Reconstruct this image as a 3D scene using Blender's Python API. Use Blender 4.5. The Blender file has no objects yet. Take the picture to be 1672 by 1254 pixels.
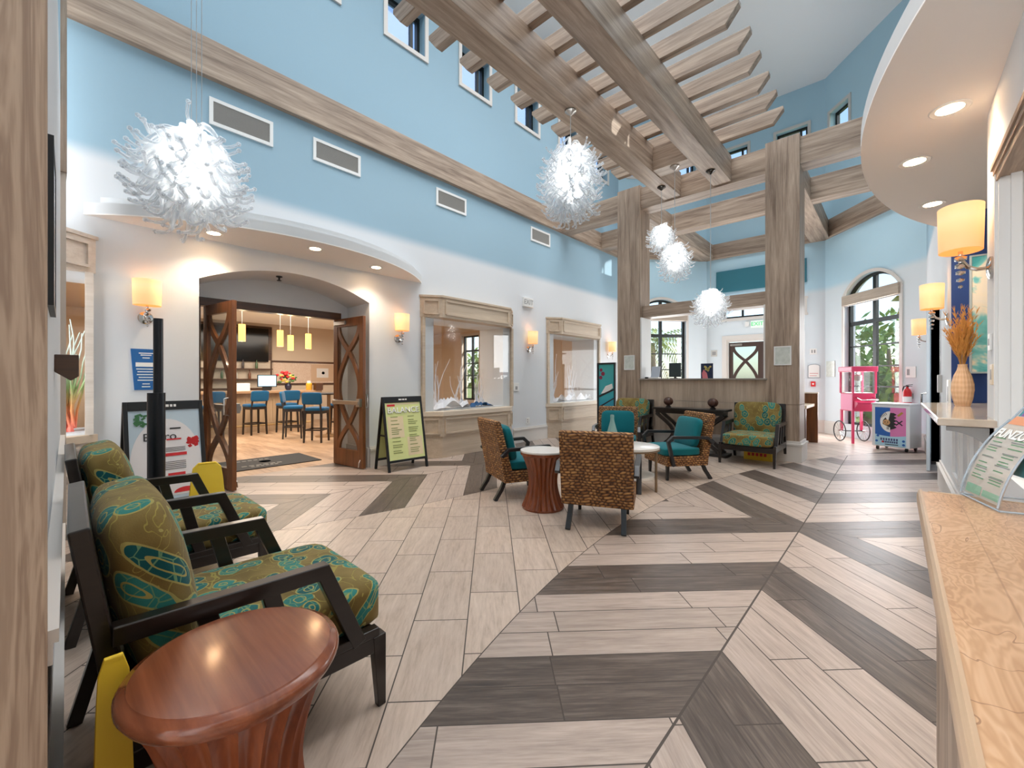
import bpy, bmesh, math, random
from mathutils import Vector, Matrix, Euler
random.seed(7)
PI = math.pi
scene = bpy.context.scene
COL = scene.collection

# ------------------------------------------------------------------ camera
cam_d = bpy.data.cameras.new('camera')
cam = bpy.data.objects.new('camera', cam_d)
COL.objects.link(cam)
cam.location = (0, 0, 1.35)
cam.rotation_euler = (PI/2, 0, math.radians(42.305))
cam_d.sensor_fit = 'HORIZONTAL'
cam_d.sensor_width = 36.0
cam_d.lens = 36.0*690/1672
cam_d.shift_y = -7/1672
cam_d.clip_start = 0.02
cam_d.clip_end = 300
scene.camera = cam
vs = scene.view_settings
vs.view_transform = 'Standard'
vs.look = 'None'
vs.gamma = 1.0
vs.use_curve_mapping = False
vs.exposure = 0.0
cy = scene.cycles
cy.use_denoising = True
cy.max_bounces = 8
cy.diffuse_bounces = 5
cy.glossy_bounces = 3
cy.transmission_bounces = 4
cy.transparent_max_bounces = 12
cy.sample_clamp_indirect = 4.0
cy.caustics_reflective = False
cy.caustics_refractive = False

# ------------------------------------------------------------------ node helper
class G:
    def __init__(s, name):
        s.m = bpy.data.materials.new(name)
        s.m.use_nodes = True
        s.t = s.m.node_tree
        s.t.nodes.clear()
        s.out = s.t.nodes.new('ShaderNodeOutputMaterial')
    def n(s, typ, ins=None, **kw):
        nd = s.t.nodes.new(typ)
        for k, v in kw.items():
            setattr(nd, k, v)
        for k, v in (ins or {}).items():
            s.put(nd.inputs[k], v)
        return nd
    def put(s, sock, v):
        if v is None:
            return
        if isinstance(v, bpy.types.NodeSocket):
            s.t.links.new(v, sock)
        elif isinstance(v, (tuple, list)) and len(v) == 3 and sock.type == 'RGBA':
            sock.default_value = (*v, 1)
        else:
            sock.default_value = v
    def co(s, kind='Object'):
        return s.n('ShaderNodeTexCoord').outputs[kind]
    def xyz(s, v):
        o = s.n('ShaderNodeSeparateXYZ', {0: v}).outputs
        return o[0], o[1], o[2]
    def vec(s, x=0.0, y=0.0, z=0.0):
        return s.n('ShaderNodeCombineXYZ', {0: x, 1: y, 2: z}).outputs[0]
    def m1(s, op, a, b=None, c=None):
        nd = s.n('ShaderNodeMath', operation=op)
        s.put(nd.inputs[0], a)
        s.put(nd.inputs[1], b)
        s.put(nd.inputs[2], c)
        return nd.outputs[0]
    def mul(s, a, b): return s.m1('MULTIPLY', a, b)
    def add(s, a, b): return s.m1('ADD', a, b)
    def sub(s, a, b): return s.m1('SUBTRACT', a, b)
    def lt(s, a, b): return s.m1('LESS_THAN', a, b)
    def gt(s, a, b): return s.m1('GREATER_THAN', a, b)
    def vscale(s, v, sc):
        return s.n('ShaderNodeVectorMath', {0: v, 1: sc}, operation='MULTIPLY').outputs[0]
    def noise(s, v, scale=5.0, detail=3.0, rough=0.5, dist=0.0):
        return s.n('ShaderNodeTexNoise', {'Vector': v, 'Scale': scale, 'Detail': detail, 'Roughness': rough, 'Distortion': dist}).outputs[0]
    def white(s, v):
        return s.n('ShaderNodeTexWhiteNoise', {'Vector': v}, noise_dimensions='3D').outputs[0]
    def mix(s, f, a, b):
        nd = s.n('ShaderNodeMix', data_type='RGBA')
        s.put(nd.inputs[0], f)
        s.put(nd.inputs[6], a)
        s.put(nd.inputs[7], b)
        return nd.outputs[2]
    def fmix(s, f, a, b):
        nd = s.n('ShaderNodeMix', data_type='FLOAT')
        s.put(nd.inputs[0], f)
        s.put(nd.inputs[2], a)
        s.put(nd.inputs[3], b)
        return nd.outputs[0]
    def ramp(s, f, stops):
        nd = s.n('ShaderNodeValToRGB', {0: f})
        e = nd.color_ramp.elements
        while len(e) > 1:
            e.remove(e[-1])
        e[0].position = stops[0][0]
        e[0].color = (*stops[0][1], 1)
        for p, c in stops[1:]:
            k = e.new(p)
            k.color = (*c, 1)
        return nd.outputs[0]
    def sstep(s, v, a, b):
        nd = s.n('ShaderNodeMapRange', {0: v, 1: a, 2: b, 3: 0.0, 4: 1.0}, interpolation_type='SMOOTHSTEP')
        return nd.outputs[0]
    def bump(s, h, st=0.3, dist=0.01):
        return s.n('ShaderNodeBump', {'Height': h, 'Strength': st, 'Distance': dist}).outputs[0]
    def pbr(s, col, rough=0.5, metal=0.0, normal=None, spec=0.5, emit=None, estr=0.0, coat=0.0, trans=0.0, alpha=None, sheen=0.0):
        b = s.n('ShaderNodeBsdfPrincipled', {'Base Color': col, 'Roughness': rough, 'Metallic': metal})
        b.inputs['Specular IOR Level'].default_value = spec
        if normal is not None:
            s.put(b.inputs['Normal'], normal)
        if emit is not None:
            s.put(b.inputs['Emission Color'], emit)
            s.put(b.inputs['Emission Strength'], estr)
        if coat:
            b.inputs['Coat Weight'].default_value = coat
            b.inputs['Coat Roughness'].default_value = 0.1
        if trans:
            b.inputs['Transmission Weight'].default_value = trans
        if sheen:
            b.inputs['Sheen Weight'].default_value = sheen
        if alpha is not None:
            s.put(b.inputs['Alpha'], alpha)
        s.t.links.new(b.outputs[0], s.out.inputs[0])
        return s.m
    def surf(s, sh):
        s.t.links.new(sh, s.out.inputs[0])
        return s.m

def lin(r, g, b):
    def f(c):
        c /= 255.0
        return c/12.92 if c <= 0.04045 else ((c+0.055)/1.055)**2.4
    return (f(r), f(g), f(b))

def plain(name, rgb, rough=0.5, metal=0.0, **kw):
    g = G(name)
    return g.pbr(lin(*rgb), rough, metal, **kw)

def speckled(name, rgb, rough=0.6, amp=0.06, scale=30.0, bump=0.0):
    g = G(name)
    c = lin(*rgb)
    n = g.noise(g.co(), scale, 4)
    col = g.mix(n, tuple(v*(1-amp) for v in c), tuple(min(1, v*(1+amp)) for v in c))
    nm = g.bump(n, bump, 0.004) if bump else None
    return g.pbr(col, rough, normal=nm)

def emitter(name, rgb, strength):
    g = G(name)
    return g.pbr(lin(*rgb), 0.6, emit=lin(*rgb), estr=strength)

def wood(name, light, dark, axis='z', scale=1.0, rough=0.45, coat=0.0, rings=False, contrast=1.0):
    """grain running along the given local axis"""
    g = G(name)
    co = g.co()
    st = {'x': (0.5, 9, 9), 'y': (9, 0.5, 9), 'z': (9, 9, 0.5)}[axis]
    v = g.vscale(co, tuple(a*scale for a in st))
    n1 = g.noise(v, 1.3, 5, 0.6, 0.6)
    n2 = g.noise(v, 6.0, 3, 0.6)
    f = g.add(g.mul(n1, 0.72), g.mul(n2, 0.28))
    if rings:
        w = g.m1('SINE', g.mul(n1, 42.0))
        f = g.add(g.mul(f, 0.75), g.mul(g.add(g.mul(w, 0.5), 0.5), 0.25))
    lo, hi = 0.5-0.2/contrast, 0.5+0.2/contrast
    col = g.ramp(f, [(lo, lin(*dark)), (0.5, tuple((a+b)/2 for a, b in zip(lin(*light), lin(*dark)))), (hi, lin(*light))])
    return g.pbr(col, rough, normal=g.bump(f, 0.08, 0.003), coat=coat)

def pane(name, tint=(0.97, 0.99, 1.0), gloss=0.08, rough=0.0):
    g = G(name)
    a = g.n('ShaderNodeBsdfTransparent', {'Color': tint}).outputs[0]
    b = g.n('ShaderNodeBsdfGlossy', {'Roughness': rough}).outputs[0]
    return g.surf(g.n('ShaderNodeMixShader', {0: gloss, 1: a, 2: b}).outputs[0])

# ------------------------------------------------------------------ mesh builder
class MB:
    def __init__(s):
        s.b = bmesh.new()
    def face(s, pts):
        vs_ = [s.b.verts.new(p) for p in pts]
        return s.b.faces.new(vs_)
    def bx(s, x0, x1, y0, y1, z0, z1, M=None):
        c = [(x0, y0, z0), (x1, y0, z0), (x1, y1, z0), (x0, y1, z0), (x0, y0, z1), (x1, y0, z1), (x1, y1, z1), (x0, y1, z1)]
        if M is not None:
            c = [M @ Vector(p) for p in c]
        v = [s.b.verts.new(p) for p in c]
        for q in ((0, 3, 2, 1), (4, 5, 6, 7), (0, 1, 5, 4), (1, 2, 6, 5), (2, 3, 7, 6), (3, 0, 4, 7)):
            s.b.faces.new([v[i] for i in q])
        return s
    def box(s, c, d, rot=None):
        M = Matrix.Translation(Vector(c))
        if rot is not None:
            M = M @ Euler(rot).to_matrix().to_4x4()
        return s.bx(-d[0]/2, d[0]/2, -d[1]/2, d[1]/2, -d[2]/2, d[2]/2, M)
    def bar(s, p0, p1, w, h, w1=None, h1=None, up=(0, 0, 1)):
        """rectangular bar from p0 to p1; w sideways, h along up"""
        p0, p1 = Vector(p0), Vector(p1)
        d = (p1-p0).normalized()
        u = Vector(up)
        sd = d.cross(u)
        if sd.length < 1e-4:
            u = Vector((0, 1, 0))
            sd = d.cross(u)
        sd.normalize()
        u = sd.cross(d).normalized()
        w1 = w if w1 is None else w1
        h1 = h if h1 is None else h1
        r = []
        for p, a, b in ((p0, w, h), (p1, w1, h1)):
            r.append([s.b.verts.new(p + sd*x*a/2 + u*y*b/2) for x, y in ((-1, -1), (1, -1), (1, 1), (-1, 1))])
        for i in range(4):
            j = (i+1) % 4
            s.b.faces.new([r[0][i], r[0][j], r[1][j], r[1][i]])
        s.b.faces.new(r[0][::-1])
        s.b.faces.new(r[1])
        return s
    def sweep(s, pts, w, h, up=(0, 0, 1), closed=False):
        """rectangular section swept through pts with mitred joints; 'up' is the section's fixed axis"""
        P = [Vector(p) for p in pts]
        U = Vector(up).normalized()
        n = len(P)
        rings = []
        for i in range(n):
            if closed:
                a, c = P[i-1], P[(i+1) % n]
            else:
                a, c = P[max(i-1, 0)], P[min(i+1, n-1)]
            t = Vector((0, 0, 0))
            if (P[i]-a).length > 1e-7:
                t += (P[i]-a).normalized()
            if (c-P[i]).length > 1e-7:
                t += (c-P[i]).normalized()
            t.normalize()
            sd = t.cross(U)
            sd.normalize()
            k = 1.0
            if 0 < i < n-1 or closed:
                cs = (P[i]-a).normalized().dot(t)
                k = 1/max(cs, 0.4)
            rings.append([s.b.verts.new(P[i] + sd*x*w/2*k + U*y*h/2) for x, y in ((-1, -1), (1, -1), (1, 1), (-1, 1))])
        for i in range(n if closed else n-1):
            A, B = rings[i], rings[(i+1) % n]
            for q in range(4):
                r_ = (q+1) % 4
                s.b.faces.new([A[q], A[r_], B[r_], B[q]])
        if not closed:
            s.b.faces.new(rings[0][::-1])
            s.b.faces.new(rings[-1])
        return s
    def tube(s, pts, rad, n=8, cap=True, closed=False):
        P = [Vector(p) for p in pts]
        m = len(P)
        R = rad if isinstance(rad, (list, tuple)) else [rad]*m
        ref = None
        rings = []
        for i in range(m):
            if closed:
                t = (P[(i+1) % m]-P[i-1]).normalized()
            else:
                t = (P[min(i+1, m-1)]-P[max(i-1, 0)]).normalized()
            if ref is None:
                ref = Vector((0, 0, 1)) if abs(t.z) < 0.9 else Vector((1, 0, 0))
            a = t.cross(ref)
            if a.length < 1e-5:
                a = t.cross(Vector((0, 1, 0.3)))
            a.normalize()
            b = a.cross(t).normalized()
            ref = b
            rings.append([s.b.verts.new(P[i] + (a*math.cos(2*PI*j/n) + b*math.sin(2*PI*j/n))*R[i]) for j in range(n)])
        for i in range(m if closed else m-1):
            A, B = rings[i], rings[(i+1) % m]
            for j in range(n):
                k = (j+1) % n
                s.b.faces.new([A[j], A[k], B[k], B[j]])
        if cap and not closed:
            s.b.faces.new(rings[0][::-1])
            s.b.faces.new(rings[-1])
        return s
    def lathe(s, prof, n=32, c=(0, 0, 0), flutes=0, depth=0.0, sx=1.0, sy=1.0, a0=0.0, a1=2*PI):
        full = abs(a1-a0-2*PI) < 1e-6
        cnt = n if full else n+1
        rings = []
        for r, z in prof:
            ring = []
            for j in range(cnt):
                a = a0+(a1-a0)*j/n
                rr = r
                if flutes and r > 0.02:
                    rr = r - depth*abs(math.sin(flutes*a/2))
                ring.append(s.b.verts.new((c[0]+sx*rr*math.cos(a), c[1]+sy*rr*math.sin(a), c[2]+z)))
            rings.append(ring)
        for i in range(len(rings)-1):
            A, B = rings[i], rings[i+1]
            for j in range(n):
                k = (j+1) % cnt
                s.b.faces.new([A[j], A[k], B[k], B[j]])
        if full:
            if prof[0][0] > 1e-4:
                s.b.faces.new(rings[0][::-1])
            if prof[-1][0] > 1e-4:
                s.b.faces.new(rings[-1])
        return s
    def prism(s, poly, fn, a0, a1):
        """poly: 2-D outline; fn(u, v, a) -> point; extruded from a0 to a1"""
        A = [s.b.verts.new(fn(u, v, a0)) for u, v in poly]
        B = [s.b.verts.new(fn(u, v, a1)) for u, v in poly]
        n = len(poly)
        s.b.faces.new(A[::-1])
        s.b.faces.new(B)
        for i in range(n):
            j = (i+1) % n
            s.b.faces.new([A[i], A[j], B[j], B[i]])
        return s
    def ball(s, c, r, sub=2, sc=(1, 1, 1)):
        q = bmesh.ops.create_icosphere(s.b, subdivisions=sub, radius=1.0)
        for v in q['verts']:
            v.co = Vector((c[0]+v.co.x*r*sc[0], c[1]+v.co.y*r*sc[1], c[2]+v.co.z*r*sc[2]))
        return s
    def cushion(s, c, d, rot=(0, 0, 0), n=10, k=5.0, puff=0.35, axis=2):
        """soft rounded box of size d; puffed along its own axis"""
        M = Matrix.Translation(Vector(c)) @ Euler(rot).to_matrix().to_4x4()
        idx = {}
        def vert(p):
            key = tuple(round(x, 5) for x in p)
            if key not in idx:
                q = Vector(p)
                nk = (abs(q.x)**k+abs(q.y)**k+abs(q.z)**k)**(1/k)
                q = q/max(nk, 1e-6)
                o = [i for i in range(3) if i != axis]
                e = (1-min(1, abs(q[o[0]]))**2.2)*(1-min(1, abs(q[o[1]]))**2.2)
                q[axis] *= (1-puff)+puff*e**0.6
                q = Vector((q.x*d[0]/2, q.y*d[1]/2, q.z*d[2]/2))
                idx[key] = s.b.verts.new(M @ q)
            return idx[key]
        g = [-1+2*i/n for i in range(n+1)]
        for ax in range(3):
            for sgn in (-1, 1):
                for i in range(n):
                    for j in range(n):
                        ps = []
                        for a, b in ((g[i], g[j]), (g[i+1], g[j]), (g[i+1], g[j+1]), (g[i], g[j+1])):
                            p = [0, 0, 0]
                            p[ax] = sgn
                            p[(ax+1) % 3] = a
                            p[(ax+2) % 3] = b
                            ps.append(vert(p))
                        if sgn < 0:
                            ps.reverse()
                        s.b.faces.new(ps)
        return s
    def grid(s, fn, nu, nv):
        V = [[s.b.verts.new(fn(i/nu, j/nv)) for j in range(nv+1)] for i in range(nu+1)]
        for i in range(nu):
            for j in range(nv):
                s.b.faces.new([V[i][j], V[i+1][j], V[i+1][j+1], V[i][j+1]])
        return s
    def rot(s, M):
        for v in s.b.verts:
            v.co = M @ v.co
        return s
    def build(s, name, mat, parent=None, smooth=False, bevel=0.0, kind=None, label=None, recalc=True):
        me = bpy.data.meshes.new(name)
        if recalc:
            bmesh.ops.recalc_face_normals(s.b, faces=s.b.faces)
        s.b.to_mesh(me)
        s.b.free()
        mats = mat if isinstance(mat, (list, tuple)) else [mat]
        for m_ in mats:
            me.materials.append(m_)
        if smooth:
            for p in me.polygons:
                p.use_smooth = True
            if smooth != 'full':
                try:
                    me.set_sharp_from_angle(angle=math.radians(40))
                except Exception:
                    pass
        o = bpy.data.objects.new(name, me)
        COL.objects.link(o)
        if parent is not None:
            o.parent = parent
        if bevel:
            md = o.modifiers.new('bevel', 'BEVEL')
            md.width = bevel
            md.segments = 2
            md.limit_method = 'ANGLE'
            md.angle_limit = math.radians(40)
        if kind:
            o['kind'] = kind
        if label:
            o['label'] = label
        return o

def tag(o, label, cat, group=None, kind=None):
    o['label'] = label
    o['category'] = cat
    if group:
        o['group'] = group
    if kind:
        o['kind'] = kind
    return o

def thing(name, label, cat, loc=(0, 0, 0), rz=0.0, group=None, kind=None):
    o = bpy.data.objects.new(name, None)
    o.empty_display_size = 0.1
    COL.objects.link(o)
    o.location = loc
    o.rotation_euler = (0, 0, rz)
    return tag(o, label, cat, group, kind)

def dup(root, loc, rz, label, group=None, scale=None):
    r = root.copy()
    COL.objects.link(r)
    r.location = loc
    r.rotation_euler = (0, 0, rz)
    r['label'] = label
    if group:
        r['group'] = group
    if scale is not None:
        r.scale = scale
    for ch in list(root.children):
        c = ch.copy()
        COL.objects.link(c)
        c.parent = r
        for gch in list(ch.children):
            d = gch.copy()
            COL.objects.link(d)
            d.parent = c
    return r

def struct(name, mb, mat, label, cat, **kw):
    o = mb.build(name, mat, **kw)
    return tag(o, label, cat, kind='structure')

def text(body, size, mat, parent, loc, rot=(PI/2, 0, 0), name='lettering', align='CENTER', extrude=0.001, label=None, bold=0.0):
    cu = bpy.data.curves.new(name, 'FONT')
    cu.body = body
    cu.size = size
    cu.align_x = align
    cu.align_y = 'CENTER'
    cu.extrude = extrude
    cu.offset = bold
    cu.materials.append(mat)
    o = bpy.data.objects.new(name, cu)
    COL.objects.link(o)
    dg = bpy.context.evaluated_depsgraph_get()
    me = bpy.data.meshes.new_from_object(o.evaluated_get(dg))
    bpy.data.objects.remove(o)
    bpy.data.curves.remove(cu)
    if not me.materials:
        me.materials.append(mat)
    o = bpy.data.objects.new(name, me)
    COL.objects.link(o)
    o.parent = parent
    o.location = loc
    o.rotation_euler = rot
    return o

def lamp(kind, name, loc, power, color=(1, 1, 1), size=0.1, rot=None, size_y=None, spot=None, blend=0.5, angle=None):
    d = bpy.data.lights.new(name, kind)
    d.energy = power
    d.color = color
    if kind == 'AREA':
        d.shape = 'RECTANGLE'
        d.size = size
        d.size_y = size_y or size
    elif kind in ('POINT', 'SPOT'):
        d.shadow_soft_size = size
    if kind == 'SPOT':
        d.spot_size = spot
        d.spot_blend = blend
    if angle is not None:
        d.angle = angle
    o = bpy.data.objects.new(name, d)
    COL.objects.link(o)
    o.location = loc
    if rot is not None:
        o.rotation_euler = rot
    return o

# ------------------------------------------------------------------ shared materials
def wall_paint_daylit(name, low, high):
    g = G(name)
    x, y, z = g.xyz(g.co())
    f = g.sstep(z, 3.55, 3.75)  # bluer tone up high puts the cool daylight gradient into the wall colour
    n = g.noise(g.co(), 60, 3)
    return g.pbr(g.mix(f, lin(*low), lin(*high)), 0.75, normal=g.bump(n, 0.03, 0.002), spec=0.25)

M_WALL = wall_paint_daylit('painted wall', (218, 221, 224), (154, 183, 199))
M_WALLBACK = wall_paint_daylit('painted wall blue', (216, 225, 230), (184, 216, 231))
M_WHITE = plain('white paint', (232, 232, 230), 0.55)
M_TRIM = plain('trim paint', (214, 209, 203), 0.45)
M_CEIL = plain('ceiling paint', (244, 245, 246), 0.9)
M_SOFFIT = plain('soffit paint', (244, 240, 236), 0.8)
M_TAN = plain('tan paint', (219, 202, 180), 0.8)
DL, DD = (188, 167, 147), (116, 96, 81)
M_DRIFT = {a: wood('driftwood ' + a, DL, DD, a, 1.15, 0.5, contrast=1.25) for a in 'xyz'}
M_CASEWOOD = wood('pickled oak', (208, 190, 168), (182, 162, 140), 'y', 1.2, 0.5)
M_DARKWOOD = wood('dark walnut', (140, 88, 50), (80, 46, 24), 'z', 1.2, 0.35, coat=0.2)
M_DARKWOODY = wood('dark walnut y', (96, 60, 34), (52, 31, 18), 'y', 1.2, 0.35, coat=0.2)
M_BLACKWOOD = wood('ebonised wood', (38, 30, 27), (20, 16, 15), 'y', 1.0, 0.28, coat=0.3)
M_BLACK = plain('black metal', (18, 20, 22), 0.4)
M_BLACKFR = plain('black window frame', (20, 24, 24), 0.35)
M_CHROME = plain('chrome', (215, 213, 210), 0.12, 1.0)
M_STEEL = plain('brushed steel', (190, 186, 180), 0.3, 1.0)
M_GLASS = pane('clear glass', gloss=0.06)
M_GLASS2 = pane('display glass', (0.985, 0.99, 0.99), gloss=0.035)
M_PLASTIC = plain('white plastic', (232, 231, 228), 0.4)
M_GREY = plain('grey plastic', (150, 150, 150), 0.5)
# ================================================================== SETTING
def floor_material():
    g = G('chevron tile floor')
    X, Y, Z = g.xyz(g.co())
    R2 = 1/math.sqrt(2)
    cx = g.add(X, 2.8)
    m = g.m1('ABSOLUTE', cx)
    y4 = g.sub(Y, 4.4)
    edge = g.add(0.87, g.mul(g.mul(y4, y4), 1/21.0))
    em = g.sub(m, edge)
    infield = g.lt(em, 0.0)
    mu = g.sub(m, 2.155)
    yv = g.sub(Y, 4.645)
    u = g.m1('ABSOLUTE', mu)
    v = g.m1('ABSOLUTE', yv)
    q = g.mul(g.add(g.sub(v, u), 0.393), 1/0.278)
    row = g.m1('FLOOR', q)
    fr = g.m1('FRACT', q)
    md = g.sub(row, g.mul(5.0, g.m1('FLOOR', g.mul(row, 0.2))))
    dark = g.lt(md, 1.5)
    quad = g.add(g.add(g.mul(g.gt(cx, 0.0), 3.0), g.mul(g.gt(mu, 0.0), 7.0)), g.mul(g.gt(yv, 0.0), 13.0))
    stag = g.white(g.vec(row, quad, 3.0))
    al = g.mul(g.add(u, v), R2)
    a = g.add(g.mul(al, 1/0.92), stag)
    aid = g.m1('FLOOR', a)
    af = g.m1('FRACT', a)
    def edge_d(f, size):
        return g.mul(g.m1('MINIMUM', f, g.sub(1.0, f)), size)
    gd1 = g.m1('MINIMUM', g.m1('MINIMUM', edge_d(fr, 0.197), edge_d(af, 0.92)), g.m1('MINIMUM', g.mul(u, 0.6), v))
    rnd1 = g.white(g.vec(row, aid, quad))
    # central field of 30 x 60 tiles laid on the diagonal
    b = g.mul(g.add(g.mul(g.add(X, Y), R2), 0.438), 1/0.3)
    brow = g.m1('FLOOR', b)
    bf = g.m1('FRACT', b)
    c = g.add(g.mul(g.sub(g.mul(g.sub(Y, X), R2), 2.39), 1/0.6), g.mul(brow, 0.5))
    cid = g.m1('FLOOR', c)
    cf = g.m1('FRACT', c)
    gd2 = g.m1('MINIMUM', edge_d(bf, 0.3), edge_d(cf, 0.6))
    rnd2 = g.white(g.vec(brow, cid, 50.0))
    # grain
    s1 = g.sub(v, u)
    gv1 = g.vec(g.mul(s1, 16.0), g.mul(al, 1.6), g.mul(rnd1, 30.0))
    gv2 = g.vec(g.mul(b, 4.5), g.mul(c, 1.2), g.mul(rnd2, 30.0))
    gv = g.n('ShaderNodeMix', data_type='VECTOR')
    g.put(gv.inputs[0], infield)
    g.put(gv.inputs[4], gv1)
    g.put(gv.inputs[5], gv2)
    gr = g.noise(gv.outputs[1], 1.6, 5, 0.62, 0.5)
    gr2 = g.noise(gv.outputs[1], 5.0, 3, 0.6)
    grain = g.add(g.mul(gr, 0.65), g.mul(gr2, 0.35))
    lightc = g.ramp(grain, [(0.28, lin(140, 125, 115)), (0.5, lin(172, 156, 145)), (0.72, lin(194, 179, 168))])
    darkc = g.ramp(grain, [(0.3, lin(56, 48, 43)), (0.5, lin(89, 77, 69)), (0.7, lin(122, 109, 100))])
    fieldc = g.ramp(grain, [(0.28, lin(160, 142, 127)), (0.5, lin(190, 172, 157)), (0.72, lin(207, 190, 176))])
    plank = g.mix(dark, lightc, darkc)
    col = g.mix(infield, plank, fieldc)
    rnd = g.fmix(infield, rnd1, rnd2)
    hs = g.n('ShaderNodeHueSaturation', {'Color': col, 'Value': g.add(0.92, g.mul(rnd, 0.15))}).outputs[0]
    gd = g.m1('MINIMUM', g.fmix(infield, gd1, gd2), g.m1('ABSOLUTE', em))
    grout = g.lt(gd, 0.0031)
    col = g.mix(grout, hs, lin(74, 66, 60))
    rough = g.add(g.add(0.3, g.mul(gr, 0.16)), g.mul(grout, 0.3))
    h = g.add(g.mul(grain, 0.25), g.mul(g.sstep(gd, 0.0, 0.005), 1.0))
    return g.pbr(col, rough, normal=g.bump(h, 0.12, 0.002), spec=0.45)

mb = MB()
mb.bx(-6.75, 3.0, -4.2, 13.6, -0.1, 0.0)
struct('floor', mb, floor_material(), 'chevron plank and diagonal tile floor of the lobby', 'floor')

def plank_floor():
    g = G('bar plank floor')
    X, Y, Z = g.xyz(g.co())
    q = g.mul(Y, 1/0.16)
    row = g.m1('FLOOR', q)
    a = g.add(g.mul(X, 1/1.1), g.mul(row, 0.37))
    rnd = g.white(g.vec(row, g.m1('FLOOR', a), 1.0))
    gr = g.noise(g.vec(g.mul(X, 1.5), g.mul(Y, 14.0), g.mul(rnd, 20)), 1.6, 4, 0.6)
    col = g.ramp(g.add(g.mul(gr, 0.7), g.mul(rnd, 0.3)), [(0.25, lin(140, 108, 82)), (0.5, lin(182, 150, 120)), (0.8, lin(206, 178, 148))])
    return g.pbr(col, 0.35)
mb = MB()
mb.bx(-14.9, -6.75, -2.4, 10.5, -0.1, 0.0)
struct('floor_bar', mb, plank_floor(), 'warm wood plank floor of the bar behind the arch', 'floor')

def Mloc(p, q, side):
    """local x along p->q, local y to the outside (side=+1: left of travel, -1: right)"""
    p, q = Vector((*p, 0)), Vector((*q, 0))
    x = (q-p).normalized()
    y = Vector((-x.y, x.x, 0))*side
    M = Matrix(((x.x, y.x, 0, p.x), (x.y, y.y, 0, p.y), (0, 0, 1, 0), (0, 0, 0, 1)))
    return M, (q-p).length

def cells(mb, M, u0, u1, z0, z1, th, holes=(), w0=0.0):
    us = sorted({u0, u1, *[h[0] for h in holes], *[h[1] for h in holes]})
    zs = sorted({z0, z1, *[h[2] for h in holes], *[h[3] for h in holes]})
    us = [a for a in us if u0 <= a <= u1]
    zs = [a for a in zs if z0 <= a <= z1]
    for i in range(len(us)-1):
        run = None
        for j in range(len(zs)-1):
            cu, cz = (us[i]+us[i+1])/2, (zs[j]+zs[j+1])/2
            hole = any(h[0] < cu < h[1] and h[2] < cz < h[3] for h in holes)
            if not hole:
                run = (run[0], zs[j+1]) if run else (zs[j], zs[j+1])
            if (hole or j == len(zs)-2) and run:
                mb.bx(us[i], us[i+1], w0, w0+th, run[0], run[1], M)
                run = None

def arc_pts(u0, u1, zs, rise, n=24):
    """points of a segmental arch from (u0,zs) up to zs+rise and down to (u1,zs)"""
    c = (u1-u0)/2
    R = (c*c+rise*rise)/(2*rise)
    a = math.asin(c/R)
    return [(u0+c+R*math.sin(-a+2*a*i/n), zs+rise-R+R*math.cos(-a+2*a*i/n)) for i in range(n+1)]

CEIL = 9.0
ZV0, ZV1 = 7.3, 8.0
PITCH = [0.9+1.55*i for i in range(-1, 7)]          # clerestory windows along the side walls
ZU0, ZU1 = 6.88, 7.62

# ---- left wall with the bar arch and the three display openings
ML, LL = Mloc((-6, -2.4), (-6, 11.2), 1)
yo = 2.4
mb = MB()
A0, A1, ASP, ARISE = 1.185, 3.33, 2.53, 0.25
case_h = [(-1.7+yo, 0.295+yo, 0.82, 2.42), (4.55+yo, 6.32+yo, 0.82, 2.42), (8.05+yo, 9.85+yo, 0.82, 2.42)]
cells(mb, ML, 0, LL, 0, 3.0, 0.7, case_h + [(A0+yo, A1+yo, 0, 3.0)])
arch = arc_pts(A0+yo, A1+yo, ASP, ARISE)
mb.prism(arch + [(A1+yo, 3.0), (A0+yo, 3.0)], lambda u, v, a: ML @ Vector((u, a, v)), 0, 0.7)
# tympanum behind the arch above the door head
cells(mb, ML, A0+yo-0.05, A1+yo+0.05, 0, 2.9, 0.08, [(1.27+yo, 3.22+yo, 0, 2.43)], 0.7)
cells(mb, ML, 0, LL, 3.0, CEIL, 0.3, [(y+yo-0.36, y+yo+0.36, ZU0, ZU1) for y in PITCH])
struct('wall_left', mb, M_WALL, 'tall pale blue lobby wall pierced by the arch and display cases', 'wall')

# ---- back walls
BL0, BL1, BR0, BR1 = (-6, 11.2), (-4.21, 13.3), (-1.34, 13.3), (0.42, 11.2)
MBL, LBL = Mloc(BL0, BL1, 1)
MBK, LBK = Mloc(BL1, BR0, 1)
MBR, LBR = Mloc(BR0, BR1, 1)
W0, W1 = 0.66, 2.17                                 # window opening along the angled walls
def angled(name, M, L, w0, w1, ups, label):
    mb = MB()
    cells(mb, M, 0, L, 0, CEIL, 0.25, [(w0, w1, 0.3, 3.75)] + [(a, b, ZV0, ZV1) for a, b in ups])
    a = arc_pts(w0, w1, 3.3, 0.42)
    mb.prism(a + [(w1, 3.75), (w0, 3.75)], lambda u, v, w: M @ Vector((u, w, v)), 0, 0.25)
    struct(name, mb, M_WALLBACK, label, 'wall')
angled('wall_back_right', MBR, LBR, W0, W1, [(0.18, 0.8)], 'angled back wall with the arched window by the popcorn cart')
angled('wall_back_left', MBL, LBL, LBL-W1, LBL-W0, [(0.3, 0.85), (1.85, 2.4)], 'angled back wall with the window behind the reception opening')
mb = MB()
cells(mb, MBK, 0, LBK, 0, CEIL, 0.25, [(0.55, 2.32, 0, 2.5), (0.45, 2.42, 3.12, 3.46), (0.4, 1.1, ZV0, ZV1), (1.8, 2.5, ZV0, ZV1)])
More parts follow.
